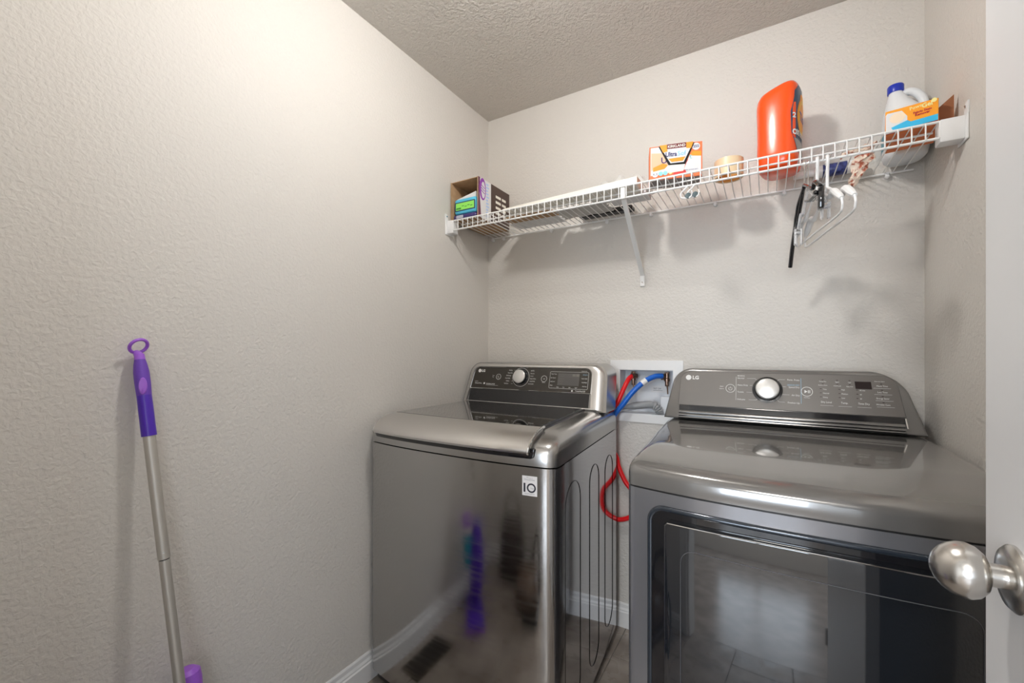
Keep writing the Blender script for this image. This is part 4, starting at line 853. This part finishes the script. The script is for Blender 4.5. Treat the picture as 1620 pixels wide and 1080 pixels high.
b = MB(); b.tube(spline([(0.0955, SY0, 1.705), (0.084, 1.600, 1.672), (0.080, 1.655, 1.620), (0.074, 1.70, 1.565), (0.069, 1.735, 1.505)], 5), [0.005]*8+[0.0065]*13, 8); b.build('arm', BLACKG, bk)
b = MB(); b.box(0.118, 0.132, 1.395, 1.425, 1.600, 1.660, 0.004, 2); b.box(0.108, 0.118, 1.40, 1.47, 1.640, 1.652, 0.003, 1); b.tube([(0.118, 1.41, 1.645), (0.105, 1.45, 1.640), (0.098, 1.50, 1.655)], 0.005, 8); b.build('clip', BLACKG, bk)
MB().lathe([(0.0055, -0.016), (0.0055, -0.002)], (0.118, 1.43, 1.646), (0, 1, 0), 12).build('clip_spring', CHROME, bk)
ch = hanger('clear_hanger', 'clear plastic clip hanger between the black and the white hangers', CLEARP, CHROME, 0.1050, 1.695, (0.138, 1.43, 1.625), (0.085, 1.60, 1.600), 0.02, 0.0035, 0.0048, bar=False, hook_r=0.0015)
for p, q in (((0.138, 1.44, 1.625), 0.045), ((0.085, 1.600, 1.600), 0.050)):
    b = MB(); b.box(p[0]-0.012, p[0]-0.005, p[1]-0.008, p[1]+0.008, p[2]-q, p[2], 0.002, 1); b.box(p[0]+0.004, p[0]+0.011, p[1]-0.008, p[1]+0.008, p[2]-q, p[2], 0.002, 1); b.tube([(p[0]-0.012, p[1], p[2]-0.012), (p[0]+0.011, p[1], p[2]-0.012)], 0.005, 8); b.build('clip', CLEARP, ch)

# ------------------------------------------------------------------ spray mop leaning on the left wall
mp = empty('spray_mop', (-1.13, 0.48, 0.0), 'purple spray mop with a silver pole leaning against the left wall', 'mop')
TOP, KNEE = Vector((-1.243, 0.395, 1.205)), Vector((-1.13, 0.437, 0.40))
def along(z): t = (TOP.z-z)/(TOP.z-KNEE.z); return TOP+(KNEE-TOP)*t
dirn = (KNEE-TOP).normalized()
MB().tube([along(1.026), along(0.744)], 0.0118, 24).build('upper_pole', ALU, mp)
MB().tube([along(0.7415), along(0.36)], 0.0108, 24).build('lower_pole', ALU, mp)
MB().tube([along(0.745), along(0.7405)], 0.0095, 20).build('pole_joint', BLACK, mp)
MB().lathe([(0, 0), (0.0022, 0), (0.0018, 0.001), (0, 0.0012)], along(0.760)+Vector((0.0113, -0.0035, 0)), (1, -0.3, 0.1), 10).build('lock_pin', CHROME, mp)
gz = [1.022, 1.05, 1.09, 1.115, 1.145, 1.168, 1.185, 1.198, 1.205]; gr = [0.0142, 0.0142, 0.0140, 0.0138, 0.0148, 0.0145, 0.0125, 0.0098, 0.0085]
MB().tube([along(z) for z in gz[:4]], gr[:4], 22).build('handle', MOPDK, mp)
MB().tube([along(z) for z in gz[3:]], gr[3:], 22).build('grip', MOPGRIP, mp)
# ring lies flat facing the room, tilted
rc = along(1.205)+Vector((-0.002, -0.001, 0.023)); ru = Vector((0.30, -0.95, 0.0)).normalized()*-1; rv = (-dirn*0.75+Vector((0.62, 0.1, 0))).normalized()
MB().tube([rc+ru*0.0185*math.cos(a)+rv*0.0185*math.sin(a) for a in [2*PI*k/24 for k in range(24)]], 0.0036, 10, closed=True).build('hanging_ring', MOPLT, mp)
MB().tube([along(1.197), along(1.206), rc-rv*0.0175], [0.0104, 0.0098, 0.0065], 14).build('ring_neck', MOPLT, mp)
pc = along(1.133); view = Vector((0.93, -0.35, 0.12)).normalized()
b = MB(); b.lathe([(0.0078, 0), (0.0078, 0.0150), (0.0066, 0.0172), (0.0, 0.0178)], pc, view, 20)
b.deform(lambda x, y, z: (x, y, pc.z+(z-pc.z)*2.5)); b.build('spray_button', MOPLT, mp)
# body, bottle, foot
b = MB(); b.tube(spline([(-1.135, 0.432, 0.44), (-1.128, 0.437, 0.36), (-1.12, 0.448, 0.26), (-1.118, 0.460, 0.16), (-1.118, 0.470, 0.09), (-1.118, 0.474, 0.055)], 5), [0.018+0.030*math.sin(PI*min(1, k/25)) for k in range(26)], 18); b.build('body', MOPDK, mp)
b = MB(); b.lathe([(0.0, 0), (0.026, 0.0), (0.028, 0.02), (0.028, 0.12), (0.026, 0.15)], (-1.166, 0.474, 0.215), (-0.12, -0.02, 1), 22); b.build('refill_bottle', TEAL, mp)
b = MB(); b.lathe([(0.026, 0.0), (0.027, 0.01), (0.027, 0.035)], (-1.182, 0.471, 0.362), (-0.12, -0.02, 1), 22); b.build('bottle_label', WHITEB, mp)
b = MB(); b.lathe([(0.028, 0), (0.0285, 0.03), (0.026, 0.050), (0.016, 0.058), (0.0, 0.059)], (-1.186, 0.470, 0.397), (-0.12, -0.02, 1), 22); b.build('bottle_cover', MOPLT, mp)
b = MB(); b.box(-0.135, 0.135, -0.055, 0.055, 0.010, 0.040, 0.012, 3, Matrix.Translation((-1.118, 0.475, 0)) @ Matrix.Rotation(math.radians(55), 4, 'Z')); b.build('mop_head', MOPDK, mp)
b = MB(); b.box(-0.138, 0.138, -0.058, 0.058, 0.0005, 0.012, 0.005, 2, Matrix.Translation((-1.118, 0.475, 0)) @ Matrix.Rotation(math.radians(55), 4, 'Z')); b.build('cleaning_pad', MOPLT, mp)

# things on the floor out of frame, mirrored in the washer front
rg = empty('floor_register', (-1.16, 0.82, 0.001), 'dark bronze slotted floor register, seen mirrored in the washer front', 'register')
b = MB(); b.box(-1.218, -1.105, 0.70, 0.94, 0.0005, 0.005, 0.0015, 1); b.build('frame', BRONZE, rg)
for k in range(11): MB().box(-1.208, -1.115, 0.715+k*0.0195, 0.721+k*0.0195, 0.005, 0.008).build('louvre', BLACK, rg, smooth=0)
bg = empty('leather_bag', (-0.98, 0.10, 0.0), 'dark brown leather bag on the floor, mirrored dimly in the washer front', 'bag')
b = MB(); b.rings([[(x, y, z) for x, y in sup(-0.98, 0.06, a, c, 24, 3)] for z, a, c in ((0.001, 0.10, 0.075), (0.02, 0.12, 0.09), (0.18, 0.115, 0.085), (0.30, 0.095, 0.055), (0.33, 0.085, 0.03))]); b.build('bag_body', FABRICDK, bg, smooth=60)
MB().tube([(-1.05, 0.06, 0.31), (-1.045, 0.06, 0.40), (-1.0, 0.06, 0.46), (-0.95, 0.06, 0.45), (-0.915, 0.06, 0.39), (-0.91, 0.06, 0.31)], 0.008, 8).build('strap', FABRICDK, bg)
vc = empty('canister_vacuum', (-0.72, 0.20, 0.0), 'smoked brown canister vacuum on the floor, mirrored in the washer front', 'vacuum')
b = MB(); b.rings([[(x, y, z) for x, y in sup(-0.76, 0.22, a, c, 28, 2.3)] for z, a, c in ((0.004, 0.10, 0.13), (0.03, 0.125, 0.155), (0.10, 0.125, 0.155), (0.15, 0.10, 0.12), (0.18, 0.05, 0.06))]); b.build('canister', VACB, vc, smooth=60)
b = MB(); b.tube(spline([(-0.76, 0.22, 0.17), (-0.70, 0.14, 0.30), (-0.64, 0.10, 0.22), (-0.62, 0.20, 0.05), (-0.66, 0.40, 0.022), (-0.78, 0.42, 0.022)], 8), 0.017, 10); b.build('hose', BLACK, vc)
